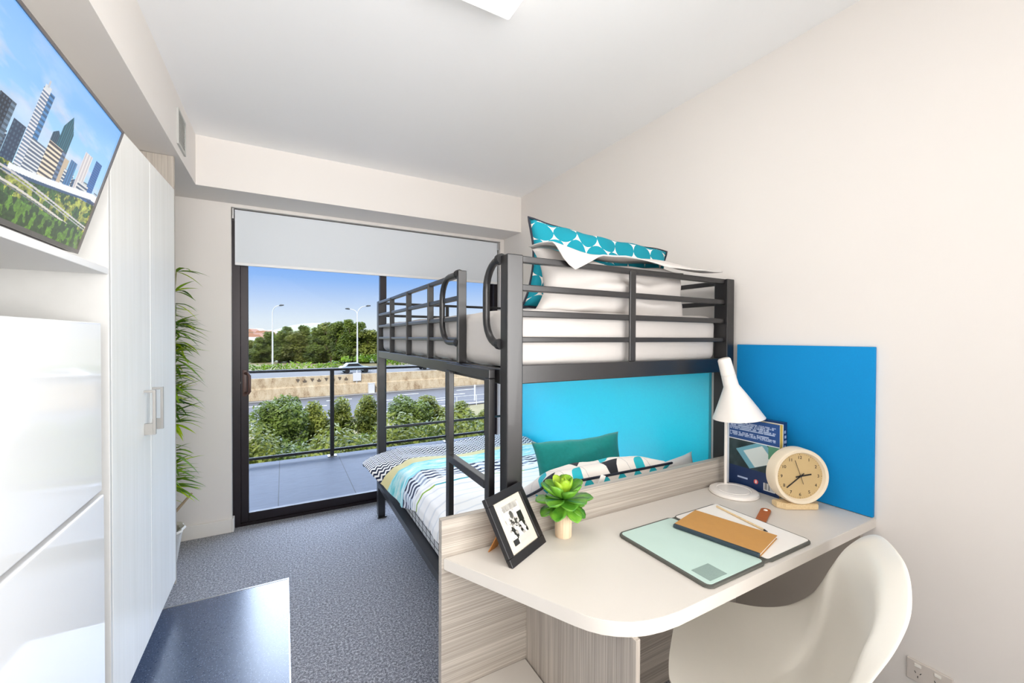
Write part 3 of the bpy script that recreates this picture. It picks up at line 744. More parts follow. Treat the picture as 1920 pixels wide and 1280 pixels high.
# upper bunk
cushion('cushion', pose(Vector((1.31, 1.50, 1.735)), math.radians(-10), math.radians(-12), math.radians(8)), .76, .43, .17, [M['scales']], 'large teal cushion with pale triangles standing on the upper bunk', 'cushion', 4, crumple=.009, pinch=.1)
pw = cushion('pillow', pose(Vector((1.29, 1.375, 1.655)), math.radians(-3), math.radians(-8), math.radians(3)), .86, .27, .19, [M['sheet']], 'white pillow propped against the upper bunk head rail', 'pillow', 9, False, crumple=.010, pinch=.16)
bm = B(); NF = 30; g_ = []
for i in range(NF + 1):
    a = i / NF; rw = []
    for j in range(11):
        c = j / 10; x_ = .885 + .87 * a; hang = .085 * max(0, 1 - abs(a - .06) / .16) + .03 * max(0, 1 - abs(a - .62) / .25)
        y_ = 1.455 - c * .245 + .02 * math.sin(a * 5) - .02 * (a > .5) * (a - .5); z_ = 1.825 - .035 * c - .03 * a + .012 * math.sin(a * 9 + c * 3)
        if c > .75: z_ -= (c - .75) / .25 * hang
        z_ = max(z_, 1.742 if 1.228 < y_ < 1.27 else z_)
        rw.append(bm.verts.new((x_, y_, z_)))
    g_.append(rw)
for i in range(NF):
    for j in range(10): bm.faces.new((g_[i][j], g_[i + 1][j], g_[i + 1][j + 1], g_[i][j + 1]))
fl_ = obj('pillowcase_flap', bm, M['sheet'], pw, smooth=True); md = fl_.modifiers.new('thick', 'SOLIDIFY'); md.thickness = .004
# lower bunk
cushion('cushion', pose(Vector((1.47, 1.84, .715)), math.radians(-10), math.radians(-14), math.radians(-2)), .56, .34, .15, [M['teal']], 'plain dark teal cushion standing on the lower bunk', 'cushion', 21, False, crumple=.005, pinch=.09)
lc = cushion('cushion', pose(Vector((1.245, 1.50, .765)), math.radians(-2), math.radians(60)), .70, .40, .19, [M['halfc'], M['leaftri']], 'patterned cushion with teal half circles and navy piping behind the desk', 'cushion', 33, sides=(0, 1), crumple=.004)
bm = B(); box(bm, 1.10, 1.125, 1.262, 1.265, .855, .90); bmesh.ops.rotate(bm, cent=(1.11, 1.263, .87), matrix=Matrix.Rotation(math.radians(25), 3, 'Y'), verts=bm.verts); obj('care_label', bm, M['paper'], lc)
cushion('pillow', pose(Vector((1.60, 1.37, .72)), math.radians(-2), math.radians(-18)), .50, .30, .13, [M['sheet']], 'white pillow with one corner poking up by the wall', 'pillow', 41, False, pinch=.2, crumple=.003)

# ---- blue wall boards
bm = B(); box(bm, 1.917, 1.9345, .681, 1.212, .782, 1.419, .003); o = obj('pinboard', bm, M['board'], None, org=(1.93, .95, .782), smooth='auto'); T(o, 'bright blue square pinboard on the wall above the desk', 'pinboard')
b = NB('cyan_padded_board'); v = b.coord(); n = b.noise(v, 140, 3); b.col(b.mix(n, srgb(0, 208, 246), srgb(20, 224, 252))); b.rough(.38); b.p.inputs['Specular IOR Level'].default_value = 1.0; b.p.inputs['Coat Weight'].default_value = .4; b.p.inputs['Coat Roughness'].default_value = .4; b.bump(n, .12, .002)
bm = B(); box(bm, 1.912, 1.9345, 1.355, 3.36, .30, 1.275, .003); o = obj('wall_panel', bm, b.m, None, org=(1.93, 2.3, .3)); T(o, 'long cyan wall panel behind the lower bunk', 'wall panel')

# ================================================================== DESK
ZD = .78
dk = thing('desk', (1.2, .95, 0), 'built-in white topped desk with grey oak back and legs', 'desk')
pts = [(.424, 1.184), (.622, .80)]
# rounded front-left corner
P0, P1, P2 = Vector((.622, .80)), Vector((.676, .668)), Vector((.90, .676))
for k in range(9):
    t_ = k / 8; q = P0 * (1 - t_) ** 2 + P1 * 2 * t_ * (1 - t_) + P2 * t_ * t_; pts.append((q.x, q.y))
pts = pts[:2] + pts[3:] + [(1.934, .677), (1.934, 1.184)]
bm = B(); prism(bm, pts, ZD - .037, ZD, bev=.002); obj('desktop', bm, M['desk'], dk, smooth='auto')
bm = B(); box(bm, .417, 1.934, 1.185, 1.211, .0005, .893, .0015); obj('back_panel', bm, M['woodx'], dk)
bm = B(); box(bm, .717, .731, .690, 1.184, .0005, ZD - .037, .001); obj('support_panel', bm, M['woodz'], dk)
bm = B(); box(bm, 1.885, 1.905, .705, 1.184, .0005, ZD - .037, .001); obj('end_panel', bm, plain('grey_panel', (170, 162, 152), .5), dk)
bm = B(); prism(bm, [(.44, 1.184), (.60, .86), (.66, .80), (.713, .79), (.713, 1.184)], .345, .363); obj('shelf', bm, M['desk'], dk)

# ---- picture frame
pf = thing('picture_frame', (.64, 1.1, ZD), 'black picture frame with a black and white photograph leaning back', 'picture frame')
ex = Vector((.896, .443, 0)); nh = Vector((.443, -.896, 0)); dl = .104; up = (Vector((0, 0, .178)) - nh * dl); HF = up.length; up.normalize(); en = ex.cross(up); O = Vector((.578, 1.029, ZD + .001))
mf = basis(O, ex, up, en); WF = .194
bm = B(); bw = .026
for a, c, e, g in ((0, WF, 0, bw), (0, WF, HF - bw, HF), (0, bw, bw, HF - bw), (WF - bw, WF, bw, HF - bw)): box(bm, a, c, e, g, -.016, .0, .002, mat=mf)
for v_ in bm.verts: v_.co.z = max(v_.co.z, ZD + .0005)
obj('frame', bm, plain('black_frame_lacquer', (24, 22, 24), .4), pf)
bm = B(); box(bm, bw - .002, WF - bw + .002, bw - .002, HF - bw + .002, -.014, -.006, mat=mf); obj('mat_board', bm, plain('cream_mat_board', (208, 200, 184), .7), pf)
def bwpic(s, t):
    n = fbm(s * 9, t * 11, 5, 4); c = 215 - 60 * (n > .55)
    m = (t > .84) & (s > .08) & (s < .92); c = np.where(m, 110 + 90 * fbm(s * 9, t * 5, 8, 3), c)
    m = (s - .42) ** 2 * 1.2 + (t - .72) ** 2 < .011; c = np.where(m, 50 + 60 * n, c)
    m = (np.abs(s - .48) < .24) & (t > .45) & (t < .62); c = np.where(m, np.where(fbm(s * 16, t * 18, 3, 3) > .47, 60, 190), c)
    m = (s > .72) & (t > .42) & (t < .72); c = np.where(m, 34, c)
    m = (t < .45) & (t > .12) & (s > .12); c = np.where(m, np.where(np.sin(s * 19 + t * 9 + 5 * n) > .25, 240, np.where(n > .45, 30, 160)), c)
    m = (t < .14) & (s < .3); c = np.where(m, 40, c); m = (t < .16) & (s > .34); c = np.where(m, 190, c)
    return np.stack([c, c * .98, c * .95], 1)
ox, oy = .052, .044
painted('photograph', mf @ Vector((ox, oy, -.0052)), ex * (WF - 2 * ox), up * (HF - 2 * oy), 60, 80, bwpic, colattr('photo_print', .35), pf)
bm = B(); pa = mf @ Vector((WF * .5, HF * .62, -.017)); foot = Vector((.560, 1.165, ZD + .001))
a1 = mf @ Vector((WF * .38, HF * .62, -.017)); a2 = mf @ Vector((WF * .62, HF * .62, -.017)); f1 = foot; f2 = foot + ex * .055
f1 = Vector((.556, 1.150, ZD + .001)); f2 = Vector((.598, 1.171, ZD + .001))
vv = [bm.verts.new(p) for p in (a1, a2, f2, f1)]; bm.faces.new(vv)
es_ = obj('easel_back', bm, M['hardboard'], pf); md = es_.modifiers.new('thick', 'SOLIDIFY'); md.thickness = .003

# ---- succulent
su = thing('succulent', (.826, 1.125, ZD), 'green rosette succulent in a small pale wooden pot', 'plant')
SX, SY = .826, 1.125
bm = B(); lathe(bm, [(0, ZD + .0005), (.027, ZD + .0005), (.028, ZD + .004), (.029, ZD + .082), (.027, ZD + .085), (.022, ZD + .082), (0, ZD + .075)], (SX, SY, 0), 28); obj('pot', bm, M['potwood'], su, smooth='auto')
bm = B(); tube(bm, [(SX, SY, ZD + .07), (SX, SY, ZD + .125)], [.012, .008], 10); obj('stem', bm, plain('stem_green', (110, 140, 60), .6), su)
def fleaf(bm, c, az, el, L, W):
    d = Vector((math.cos(az) * math.cos(el), math.sin(az) * math.cos(el), math.sin(el))); s_ = Vector((-math.sin(az), math.cos(az), 0)); n_ = s_.cross(d)
    if n_.z < 0: n_ = -n_
    prof = ((0, .22), (.2, .38), (.45, .78), (.65, 1), (.82, .92), (.94, .55), (1.0, .08)); rings = []
    for f, ww in prof:
        p = c + d * L * f + n_ * (L * .22 * f * f * (1 if el > .2 else .35)); hw = W * ww; th = .0035 * (1.2 - f * .6) * (.4 + ww)
        rings.append([bm.verts.new(p - s_ * hw + n_ * hw * .35), bm.verts.new(p - s_ * hw * .5 + n_ * (hw * .07 + th)), bm.verts.new(p + n_ * th), bm.verts.new(p + s_ * hw * .5 + n_ * (hw * .07 + th)), bm.verts.new(p + s_ * hw + n_ * hw * .35), bm.verts.new(p + s_ * hw * .5 - n_ * th), bm.verts.new(p - n_ * th * 1.5), bm.verts.new(p - s_ * hw * .5 - n_ * th)])
    for a, c_ in zip(rings, rings[1:]):
        for k in range(8): bm.faces.new((a[k], a[(k + 1) % 8], c_[(k + 1) % 8], c_[k]))
    bm.faces.new(rings[0]); bm.faces.new(rings[-1][::-1])
cc = Vector((SX, SY, ZD + .118)); rnd = random.Random(11)
for ring, (cnt, el, L, W) in enumerate(((8, -.55, .088, .029), (8, -.02, .098, .031), (7, .42, .088, .028), (5, .85, .074, .022), (4, 1.2, .064, .016))):
    for k in range(cnt):
        bm = B(); az = 2 * PI * (k + .5 * (ring % 2)) / cnt + rnd.uniform(-.12, .12); cz = cc + Vector((0, 0, .004 * ring))
        L2 = L * rnd.uniform(.9, 1.08)
        if math.sin(az) > .3 and el < .3: L2 = min(L2, .06 / math.sin(az) if el > -.3 else .07)
        fleaf(bm, cz, az, el + rnd.uniform(-.1, .1), L2, W)
        obj('leaf', bm, M['succ2'] if ring >= 3 else M['succ'], su, smooth=True)

# ---- folio, notebook, pencil
fo = thing('folio', (1.25, .86, ZD), 'open mint lined folio with dark edging lying on the desk', 'folio')
def leafbox(x0, x1, nm):
    bm = B(); prism(bm, rect(x1 - x0, .346, .02, 5, (x0 + x1) / 2, .864), ZD + .0005, ZD + .009, bev=.002); return obj(nm, bm, M['binding'], fo, smooth='auto')
lb = leafbox(.985, 1.252, 'cover'); rb2 = leafbox(1.258, 1.512, 'cover')
bm = B(); box(bm, 1.240, 1.270, .695, 1.033, ZD + .0005, ZD + .0075, .002); obj('spine', bm, M['binding'], fo)
bm = B(); prism(bm, rect(.252, .332, .014, 5, 1.1195, .864), ZD + .0088, ZD + .0098); obj('lining', bm, M['mint'], fo)
bm = B(); prism(bm, rect(.240, .332, .010, 5, 1.384, .864), ZD + .0088, ZD + .0108); obj('writing_pad', bm, M['paper'], fo)
bm = B(); box(bm, 1.012, 1.086, .708, .768, ZD + .0096, ZD + .0104); obj('pocket_window', bm, M['hatch'], fo)
bm = B(); ta = Vector((1.505, .858, 0)); tb = Vector((1.625, .905, 0)); td = (tb - ta).normalized(); tn = Vector((-td.y, td.x, 0))
poly = [ta - tn * .017, tb - tn * .017] + [tb + td * (.018 * math.sin(a)) - tn * (.017 * math.cos(a)) for a in [PI * k / 8 for k in range(1, 8)]] + [tb + tn * .017, ta + tn * .017]
prism(bm, [(p.x, p.y) for p in poly], ZD + .004, ZD + .0085); tabo = obj('clasp_tab', bm, M['leather'], fo)
bm = B(); sx = tb + td * -.005; lathe(bm, [(0, ZD + .0115), (.004, ZD + .0115), (.0075, ZD + .0088), (.0075, ZD + .008)], (sx.x, sx.y, 0), 16); obj('snap_stud', bm, M['plastic'], tabo)
NBC = Vector((1.30, .862, 0)); la = (Vector((1.242, .709, 0)) - Vector((1.18, .969, 0))).normalized(); lw = Vector((-la.y, la.x, 0))
if lw.x < 0: lw = -lw
mnb = basis((NBC.x, NBC.y, ZD + .0112), lw, la, (0, 0, 1))
nbk = thing('notebook', (NBC.x, NBC.y, ZD + .011), 'kraft brown notebook with black spine lying on the folio', 'notebook')
bm = B(); box(bm, -.087, .086, -.131, .131, .0015, .0095, mat=mnb); obj('pages', bm, M['paper'], nbk)
bm = B(); box(bm, -.078, .089, -.134, .134, .0095, .0112, mat=mnb); box(bm, -.078, .089, -.134, .134, 0, .0015, mat=mnb); obj('cover', bm, M['kraft'], nbk)
bm = B(); box(bm, -.0905, -.077, -.134, .134, 0, .0122, .003, mat=mnb); obj('spine', bm, plain('slate_spine', (44, 60, 70), .6), nbk)
pc = thing('pencil', (1.458, .90, ZD + .011), 'thin natural wood pencil lying above the notebook', 'pencil')
pa_, pb_ = Vector((1.475, 1.008, ZD + .0145)), Vector((1.436, .805, ZD + .0145)); dd_ = (pb_ - pa_).normalized()
bm = B(); tube(bm, [pa_, pb_], .0036, 6); obj('shaft', bm, M['clockwood'], pc)
bm = B(); tube(bm, [pb_, pb_ + dd_ * .014], [.0036, .0008], 6); tp = obj('tip', bm, M['ink'], pc)

# ---- desk lamp
lp = thing('desk_lamp', (1.70, 1.085, ZD), 'white desk lamp with cone shade leaning over its round base', 'lamp')
bc = Vector((1.70, 1.083, 0))
bm = B(); lathe(bm, [(0, ZD + .0005), (.094, ZD + .0005), (.097, ZD + .004), (.095, ZD + .013), (.088, ZD + .017), (.068, ZD + .017), (.066, ZD + .0145), (.062, ZD + .0145), (.060, ZD + .017), (0, ZD + .017)], bc, 48); obj('base', bm, M['lamp'], lp, smooth='auto')
rt = Vector((math.cos(YAW), -math.sin(YAW), 0))
c0 = Vector((1.688, 1.127, 1.362)); cj = c0 + rt * .034 + Vector((0, 0, -.122)); cb = c0 + rt * .068 + Vector((0, 0, -.262))
bm = B(); tube(bm, [Vector((1.738, 1.146, ZD + .012)), Vector((1.738, 1.146, 1.13)), (cj * .75 + Vector((1.738, 1.146, 1.2)) * .25)], .0065, 12); obj('stem', bm, M['lamp'], lp, smooth='auto')
bm = B(); ax = (cj - c0).normalized(); secs = [(c0 + ax * .0, .012), (c0 + ax * .002, .022), (c0 + ax * .008, .0265), (cj - ax * .052, .029), (cj - ax * .0505, .0275), (cj - ax * .049, .029), (cj, .031)]
n = 36; rings = []
def ring(c, r, nrm):
    nrm = nrm.normalized(); s_ = nrm.cross(Vector((0, 1, 0))).normalized(); q_ = nrm.cross(s_); return [bm.verts.new(c + (s_ * math.cos(2 * PI * k / n) + q_ * math.sin(2 * PI * k / n)) * r) for k in range(n)]
bn = (ax + Vector((0, 0, -1.6))).normalized()
for c_, r_ in secs: rings.append(ring(c_, r_, ax))
for f in (.25, .5, .75, 1.0): rings.append(ring(cj.lerp(cb, f), .031 + (.104 - .031) * f, ax.lerp(bn, f)))
rings.append(ring(cb + Vector((0, 0, .002)), .101, bn)); rings.append(ring(cj.lerp(cb, .1), .033, ax.lerp(bn, .2)))
for a, c_ in zip(rings, rings[1:]):
    for k in range(n): bm.faces.new((a[k], a[(k + 1) % n], c_[(k + 1) % n], c_[k]))
bm.faces.new(rings[0]); bm.faces.new(rings[-1][::-1]); obj('lamp_shade', bm, M['lamp'], lp, smooth='auto')

# ---- books
bk = thing('book', (1.82, 1.07, ZD), 'blue paperback standing upright with its back cover facing out', 'book', 'books standing against the pinboard')
YB0, YB1, ZB1 = .952, 1.182, ZD + .308
bm = B(); box(bm, 1.8065, 1.8305, YB0 + .002, YB1 - .003, ZD + .002, ZB1 - .003); obj('pages', bm, M['yellowpages'], bk)
bm = B(); box(bm, 1.805, 1.8065, YB0, YB1, ZD + .0005, ZB1); box(bm, 1.8305, 1.832, YB0, YB1, ZD + .0005, ZB1); box(bm, 1.8065, 1.8305, YB1 - .003, YB1, ZD + .0005, ZB1); obj('cover', bm, plain('pale_cover_board', (226, 232, 240), .35), bk)
def backcover(s, t):
    n = len(s); C = np.ones((n, 3)) * np.array((26, 62, 118))
    C[t < .30] = (22, 48, 92); top = t > .70; C[top] = (34, 74, 136)
    ph = (t > .29) & (t < .685); nz = fbm(s * 6, t * 5, 4, 4); C[ph] = (np.array((44, 62, 66)) + (nz[ph, None] - .5) * 60)
    w1 = ph & (np.abs((s - .62) * .8 + (t - .5) * .9) < .2) & (np.abs((t - .49) - (s - .6) * .35) < .14); C[w1] = (214, 224, 222)
    w2 = ph & ~w1 & (np.abs((s - .58) * .8 + (t - .52) * .9) < .3) & (np.abs((t - .5) - (s - .55) * .35) < .17); C[w2] = (110, 168, 186)
    w3 = ph & (s > .8) & (t > .5); C[w3] = (90, 150, 120)
    for k, (a, c) in enumerate(((.945, .93), (.925, .91), (.905, .88), (.872, .855), (.848, .83), (.80, .786), (.778, .762), (.756, .74))):
        m = (t < a) & (t > c) & (s > .05) & (s < .93 - .12 * (k % 3 == 2)) & (vnoise(s * 70, t * 0 + k, 3) > .28); C[m] = (176, 192, 222)
    m = (np.abs(t - .69) < .008); C[m] = (232, 236, 240)
    m = (t < .15) & (t > .13) & (s > .22) & (s < .42); C[m] = (176, 192, 222)
    rr = np.hypot((s - .58) * .235, (t - .135) * .308); C[rr < .010] = (214, 92, 92); C[(rr < .006) & (np.abs(s - .58) < .012)] = (244, 236, 236)
    m = (s > .72) & (s < .93) & (t > .05) & (t < .155); C[m] = (236, 236, 236); m &= (np.sin(s * 330) + .6 * np.sin(s * 571) > .1) & (t > .065) & (s > .735) & (s < .915); C[m] = (24, 24, 30)
    m = s < .035; C[m] = (224, 230, 238)
    return C
painted('back_cover', (1.8046, YB1, ZD + .001), (0, YB0 - YB1, 0), (0, 0, ZB1 - ZD - .001), 150, 170, backcover, colattr('cover_print', .3), bk)
b2 = thing('book', (1.85, 1.07, ZD), 'navy book standing behind the blue paperback', 'book', 'books standing against the pinboard')
bm = B(); box(bm, 1.836, 1.868, .955, 1.175, ZD + .0005, ZD + .314, .002); obj('cover', bm, M['navy'], b2)
bm = B()
for k in range(9):
    zz = ZD + .10 + k * .021; box(bm, 1.843 + .003 * (k % 2), 1.861 - .003 * (k % 3), .9544, .955, zz, zz + .012)
obj('spine_lettering', bm, plain('pale_lettering', (160, 176, 206), .5), b2)

# ---- clock
ck = thing('clock', (1.80, .87, ZD), 'round cream desk clock with wooden foot in front of the books', 'clock')
nrm = Vector((-.486, -.874, .03)).normalized(); cr = Vector((.874, -.486, 0)); cu2 = nrm.cross(cr) * -1
if cu2.z < 0: cu2 = -cu2
CC = Vector((1.765, .848, .910)); mc = basis(CC, cr, cu2, nrm); R_ = .108
bm = B(); lathe(bm, [(.088, -.012), (.094, .0), (.104, .002), (R_, -.004), (R_, -.052), (.100, -.056), (0, -.056)], (0, 0, 0), 64, mat=mc); obj('rim', bm, M['clockrim'], ck, smooth='auto')
bm = B(); lathe(bm, [(0, -.011), (.0895, -.011)], (0, 0, 0), 64, mat=mc); obj('dial', bm, M['clockface'], ck)
bm = B()
for h in range(1, 13):
    a = PI / 2 - h * PI / 6; text_bm(bm, str(h), .017, mc @ Matrix.Translation((.072 * math.cos(a), .072 * math.sin(a), -.0105)), .0003)
for k in range(60):
    a = 2 * PI * k / 60; r_ = .0013 if k % 5 == 0 else .0007; lathe(bm, [(0, -.0103), (r_, -.0103), (r_, -.011)], (0, 0, 0), 8, mat=mc @ Matrix.Translation((.0845 * math.cos(a), .0845 * math.sin(a), 0)))
obj('numerals', bm, M['ink'], ck)
def hand(nm, deg, L, tail, w_, z_):
    bm = B(); mm = mc @ Matrix.Rotation(math.radians(-deg), 4, 'Z'); box(bm, -w_ / 2, w_ / 2, -tail, L, z_, z_ + .0008, mat=mm); obj(nm, bm, M['ink'], ck)
hand('hour_hand', 80, .044, .018, .0052, -.0085); hand('minute_hand', 231, .07, .018, .0042, -.0072); hand('second_hand', -19, .066, .032, .0016, -.006)
bm = B(); lathe(bm, [(0, -.0045), (.004, -.0045), (.004, -.0095)], (0, 0, 0), 16, mat=mc); obj('hub', bm, M['ink'], ck)
bm = B(); mb = basis((CC.x, CC.y, ZD + .0005), cr, nrm.cross(cr).cross(cr) * 0 + Vector((cr.y * -1, cr.x, 0)), (0, 0, 1))
prism(bm, [(-.083, -.0), (-.06, -.022), (.066, -.022), (.083, -.0), (.083, .03), (-.083, .03)], 0, .024, mat=mb @ Matrix.Translation((0, .022, 0)), bev=.003)
obj('foot', bm, M['clockwood'], ck, smooth='auto')

# ---- chair
ch = thing('shell_chair', (1.22, .70, 0), 'white moulded shell chair pushed under the desk', 'chair')
rim = [(.22, 0, .43), (.215, .12, .435), (.19, .2, .445), (.08, .235, .455), (-.02, .235, .465), (-.10, .225, .50), (-.16, .215, .56), (-.20, .21, .63), (-.235, .205, .70), (-.265, .18, .77), (-.285, .10, .82), (-.29, 0, .83)]
full = rim + [(a, -c, e) for a, c, e in reversed(rim[1:-1])]
CS, CA = 1.08, math.radians(124); cf = Vector((math.cos(CA), math.sin(CA), 0)); cl2 = Vector((-cf.y, cf.x, 0)); C0 = Vector((1.24, .715, 0))
def smoothloop(L, k):
    out = []; n = len(L)
    for i in range(n):
        p0, p1, p2, p3 = [Vector(L[(i + q) % n]) for q in (-1, 0, 1, 2)]
        for j in range(k):
            t = j / k; out.append(.5 * ((2 * p1) + (-p0 + p2) * t + (2 * p0 - 5 * p1 + 4 * p2 - p3) * t * t + (-p0 + 3 * p1 - 3 * p2 + p3) * t ** 3))
    return out
RL = smoothloop(full, 4); bm = B(); rings = []; seat = Vector((-.02, 0, .405))
for t in (.12, .3, .5, .66, .78, .85, .89, .93, .97, 1.0):
    rg = []
    for p in RL:
        back = max(0, min(1, (p.z - .47) / .22)); u0 = min(1, t / .87); lip = max(0, (t - .87) / .13)
        hin = 1 - .20 * back; vin = 1 - .10 * back
        hz = hin * u0 ** (.9 - .35 * back) + (1 - hin) * lip; vz = vin * u0 ** (2.2 + .4 * back) + (1 - vin) * lip ** .8
        hy_ = hin * u0 ** (.9 - .2 * back) + (1 - hin) * lip
        q = Vector((seat.x + (p.x - seat.x) * hz, p.y * hy_, seat.z + (p.z - seat.z) * vz))
        rg.append(bm.verts.new(C0 + (cf * q.x + cl2 * q.y) * CS + Vector((0, 0, q.z * CS))))
    rings.append(rg)
n = len(RL)
for a, c_ in zip(rings, rings[1:]):
    for k in range(n): bm.faces.new((a[k], a[(k + 1) % n], c_[(k + 1) % n], c_[k]))
bm.faces.new(rings[0])
sh = obj('shell', bm, M['chair'], ch, smooth=True); md = sh.modifiers.new('thick', 'SOLIDIFY'); md.thickness = .007; md.offset = -1; md = sh.modifiers.new('sub', 'SUBSURF'); md.levels = 1; md.render_levels = 1
for sx_ in (1, -1):
    for sy_ in (1, -1):
        bm = B(); tpt = C0 + cf * (.11 * sx_) + cl2 * (.11 * sy_) + Vector((0, 0, .425)); bt = C0 + cf * (.22 * sx_ - .02) + cl2 * (.2 * sy_) + Vector((0, 0, .002)); tube(bm, [tpt, bt], [.014, .010], 12); obj('leg', bm, M['clockwood'], ch, smooth='auto')
bm = B()
for s_ in (1, -1):
    tube(bm, [C0 + cf * .155 + cl2 * (.145 * s_) + Vector((0, 0, .25)), C0 - cf * .17 - cl2 * (.15 * s_) + Vector((0, 0, .2))], .004, 8)
obj('brace', bm, M['rubber'], ch)

# ---- power outlet
po = thing('power_outlet', (XR, .53, .30), 'white double power outlet low on the right wall', 'power outlet')
bm = B(); box(bm, XR - .009, XR - .0003, .468, .583, .255, .327, .002); obj('plate', bm, plain('outlet_plate', (214, 206, 198), .4), po)
for y_ in (.553, .503):
    bm = B(); box(bm, XR - .0125, XR - .009, y_ - .009, y_ + .009, .309, .319, .001); obj('rocker_switch', bm, M['plastic'], po)
    bm = B(); fx_ = basis((XR - .0094, y_, .283), (0, -1, 0), (0, 0, 1), (-1, 0, 0))
    for a, dx, dz in ((30, -.007, .006), (-30, .007, .006), (0, 0, -.008)):
        box(bm, -.001, .001, -.0035, .0035, 0, .0007, mat=fx_ @ Matrix.Translation((dx, dz, 0)) @ Matrix.Rotation(math.radians(a), 4, 'Z'))
    obj('socket_slots', bm, M['ink'], po)

# ================================================================== BALCONY
bm = B(); box(bm, -3.5, 6, 3.9, 5.5, -.15, 0); struct('floor_balcony', bm, M['tile'])
bm = B(); box(bm, -3.5, 6, 3.905, 5.6, 2.78, 2.98); struct('slab_sun_block', bm, M['ceil'])  # unseen slab, added to keep the sun off the balcony floor
bm = B(); box(bm, -3.5, -1.28, 3.75, 3.9, -.15, 2.98); box(bm, 2.06, 6, 3.75, 3.9, -.15, 2.98); struct('wall_sun_block', bm, M['wall'])  # unseen side walls, added with the slab to block the sun
rl = thing('balcony_railing', (1.3, 5.42, 0), 'black metal balcony railing with glass infill panels', 'railing')
bm = B(); box(bm, -3.4, 6, 5.395, 5.445, 1.035, 1.062, .004); obj('handrail', bm, M['rubber'], rl)
bm = B(); box(bm, -3.4, 6, 5.405, 5.435, .06, .088); obj('bottom_rail', bm, M['rubber'], rl)
for k in range(7):
    x_ = .515 - 1.47 * 2 + 1.47 * k
    bm = B(); box(bm, x_ - .022, x_ + .022, 5.40, 5.44, .006, 1.035, .002); p_ = obj('post', bm, M['rubber'], rl)
    bm = B(); box(bm, x_ - .05, x_ + .05, 5.375, 5.465, .0005, .008); obj('base_plate', bm, M['steel'], p_)
    if k < 6:
        bm = B(); box(bm, x_ + .03, x_ + 1.44, 5.417, 5.423, .088, 1.035); obj('glass_panel', bm, M['glass'], rl)

# ================================================================== OUTSIDE
RA = math.radians(6.5); rd = Vector((math.cos(RA), math.sin(RA), 0)); rn = Vector((-rd.y, rd.x, 0)); RO = Vector((0, 59.8, 0))
def rp(s, d_, z): return RO + rd * s + rn * d_ + Vector((0, 0, z))
def mroad(z=0): return basis(RO + Vector((0, 0, z)), rd, rn, (0, 0, 1))
ZL, ZU = -6.5, -3.85
bm = B(); box(bm, -500, 500, 7, 1500, -7.2, -6.62); struct('ground', bm, M['ground'])
bm = B(); box(bm, -160, 220, -17, -.3, -6.615, ZL, mat=mroad()); struct('road_lower', bm, M['asphalt'])
bm = B(); box(bm, -160, 220, .55, 15, -6.6, ZU, mat=mroad()); struct('road_upper', bm, M['asphalt2'])
bm = B()
for d_ in (-1.1, -16.2): box(bm, -160, 220, d_ - .12, d_ + .12, ZL, ZL + .01, mat=mroad())
for d_ in (-4.9, -8.6, -12.4):
    for k in range(-14, 24): box(bm, k * 9 + d_, k * 9 + d_ + 3, d_ - .13, d_ + .13, ZL, ZL + .01, mat=mroad())
struct('road_markings', bm, M['lanepaint'])
# retaining wall
bm = B()
prism(bm, [(-.3, -6.55), (.0, -6.55), (.55, -6.55), (.55, -3.2 + .0), (.2, -3.2), (.12, -5.05), (-.12, -5.2)], -160, 220, mat=mroad() @ basis((0, 0, 0), (0, 1, 0), (0, 0, 1), (1, 0, 0)))
bm2 = bm
rw_ = struct('retaining_wall', bm, M['concrete'])
for v_ in rw_.data.vertices:
    if v_.co.z > -3.5: v_.co.z = -3.83
bm = B()
for k in range(8):
    up_ = k % 2 == 1; s0 = 1.6 + k * .86; z0 = -4.62
    q = [(-.22, .0), (.22, .0), (0, .42)] if up_ else [(-.22, .42), (.22, .42), (0, .0)]
    mm = basis(rp(s0, .13, z0 + .1), rd, Vector((0, 0, 1)), -rn)
    vs = [bm.verts.new(mm @ Vector((a, c, .03))) for a, c in q]; bm.faces.new(vs)
    if up_: box(bm, -.26, .26, .1, .15, .0, .04, mat=mm)
mo = struct('wall_motifs', bm, plain('motif_grey', (104, 92, 80), .9)); md = mo.modifiers.new('thick', 'SOLIDIFY'); md.thickness = .05
# roadside cabinet, sign, post
o = thing('roadside_cabinet', rp(10.9, -.6, ZL), 'white roadside equipment cabinet at the foot of the concrete wall', 'cabinet')
bm = B(); box(bm, 10.4, 11.25, -.9, -.45, ZL, ZL + 1.35, .03, mat=mroad()); obj('body', bm, M['pole'], o)
bm = B(); box(bm, 10.36, 11.3, -.94, -.42, ZL + 1.35, ZL + 1.42, mat=mroad()); obj('lid', bm, M['white'], o)
o = thing('road_sign', rp(8.9, -.25, -5.2), 'pale panel sign fixed high on the concrete wall', 'sign')
bm = B(); box(bm, 8.5, 9.6, -.05, .02, -4.75, -3.6, mat=mroad()); obj('sign_panel', bm, M['pole'], o)
bm = B(); tube(bm, [rp(9.05, .06, -5.1), rp(9.05, .06, -2.9)], .05, 8); obj('sign_post', bm, M['pole'], o)
o = thing('marker_post', rp(21.5, -14.8, ZL), 'tall white post at the near edge of the road', 'post')
bm = B(); tube(bm, [rp(19.35, -14.9, ZL), rp(19.35, -14.9, ZL + 1.9)], .11, 8); obj('shaft', bm, M['pole'], o)
bm = B(); tube(bm, [rp(19.35, -14.9, ZL + 1.9), rp(19.35, -14.9, ZL + 1.98)], [.12, .05], 8); obj('cap', bm, M['white'], o)
fe = thing('roadside_fence', rp(18, -17.5, -6.6), 'low white wire fence between the shrubs and the road', 'fence')
for k in range(9):
    bm = B(); s0 = 5 + k * 2.6; tube(bm, [rp(s0, -17.6, -6.6), rp(s0, -17.6, -5.35)], .04, 8); obj('post', bm, M['pole'], fe)
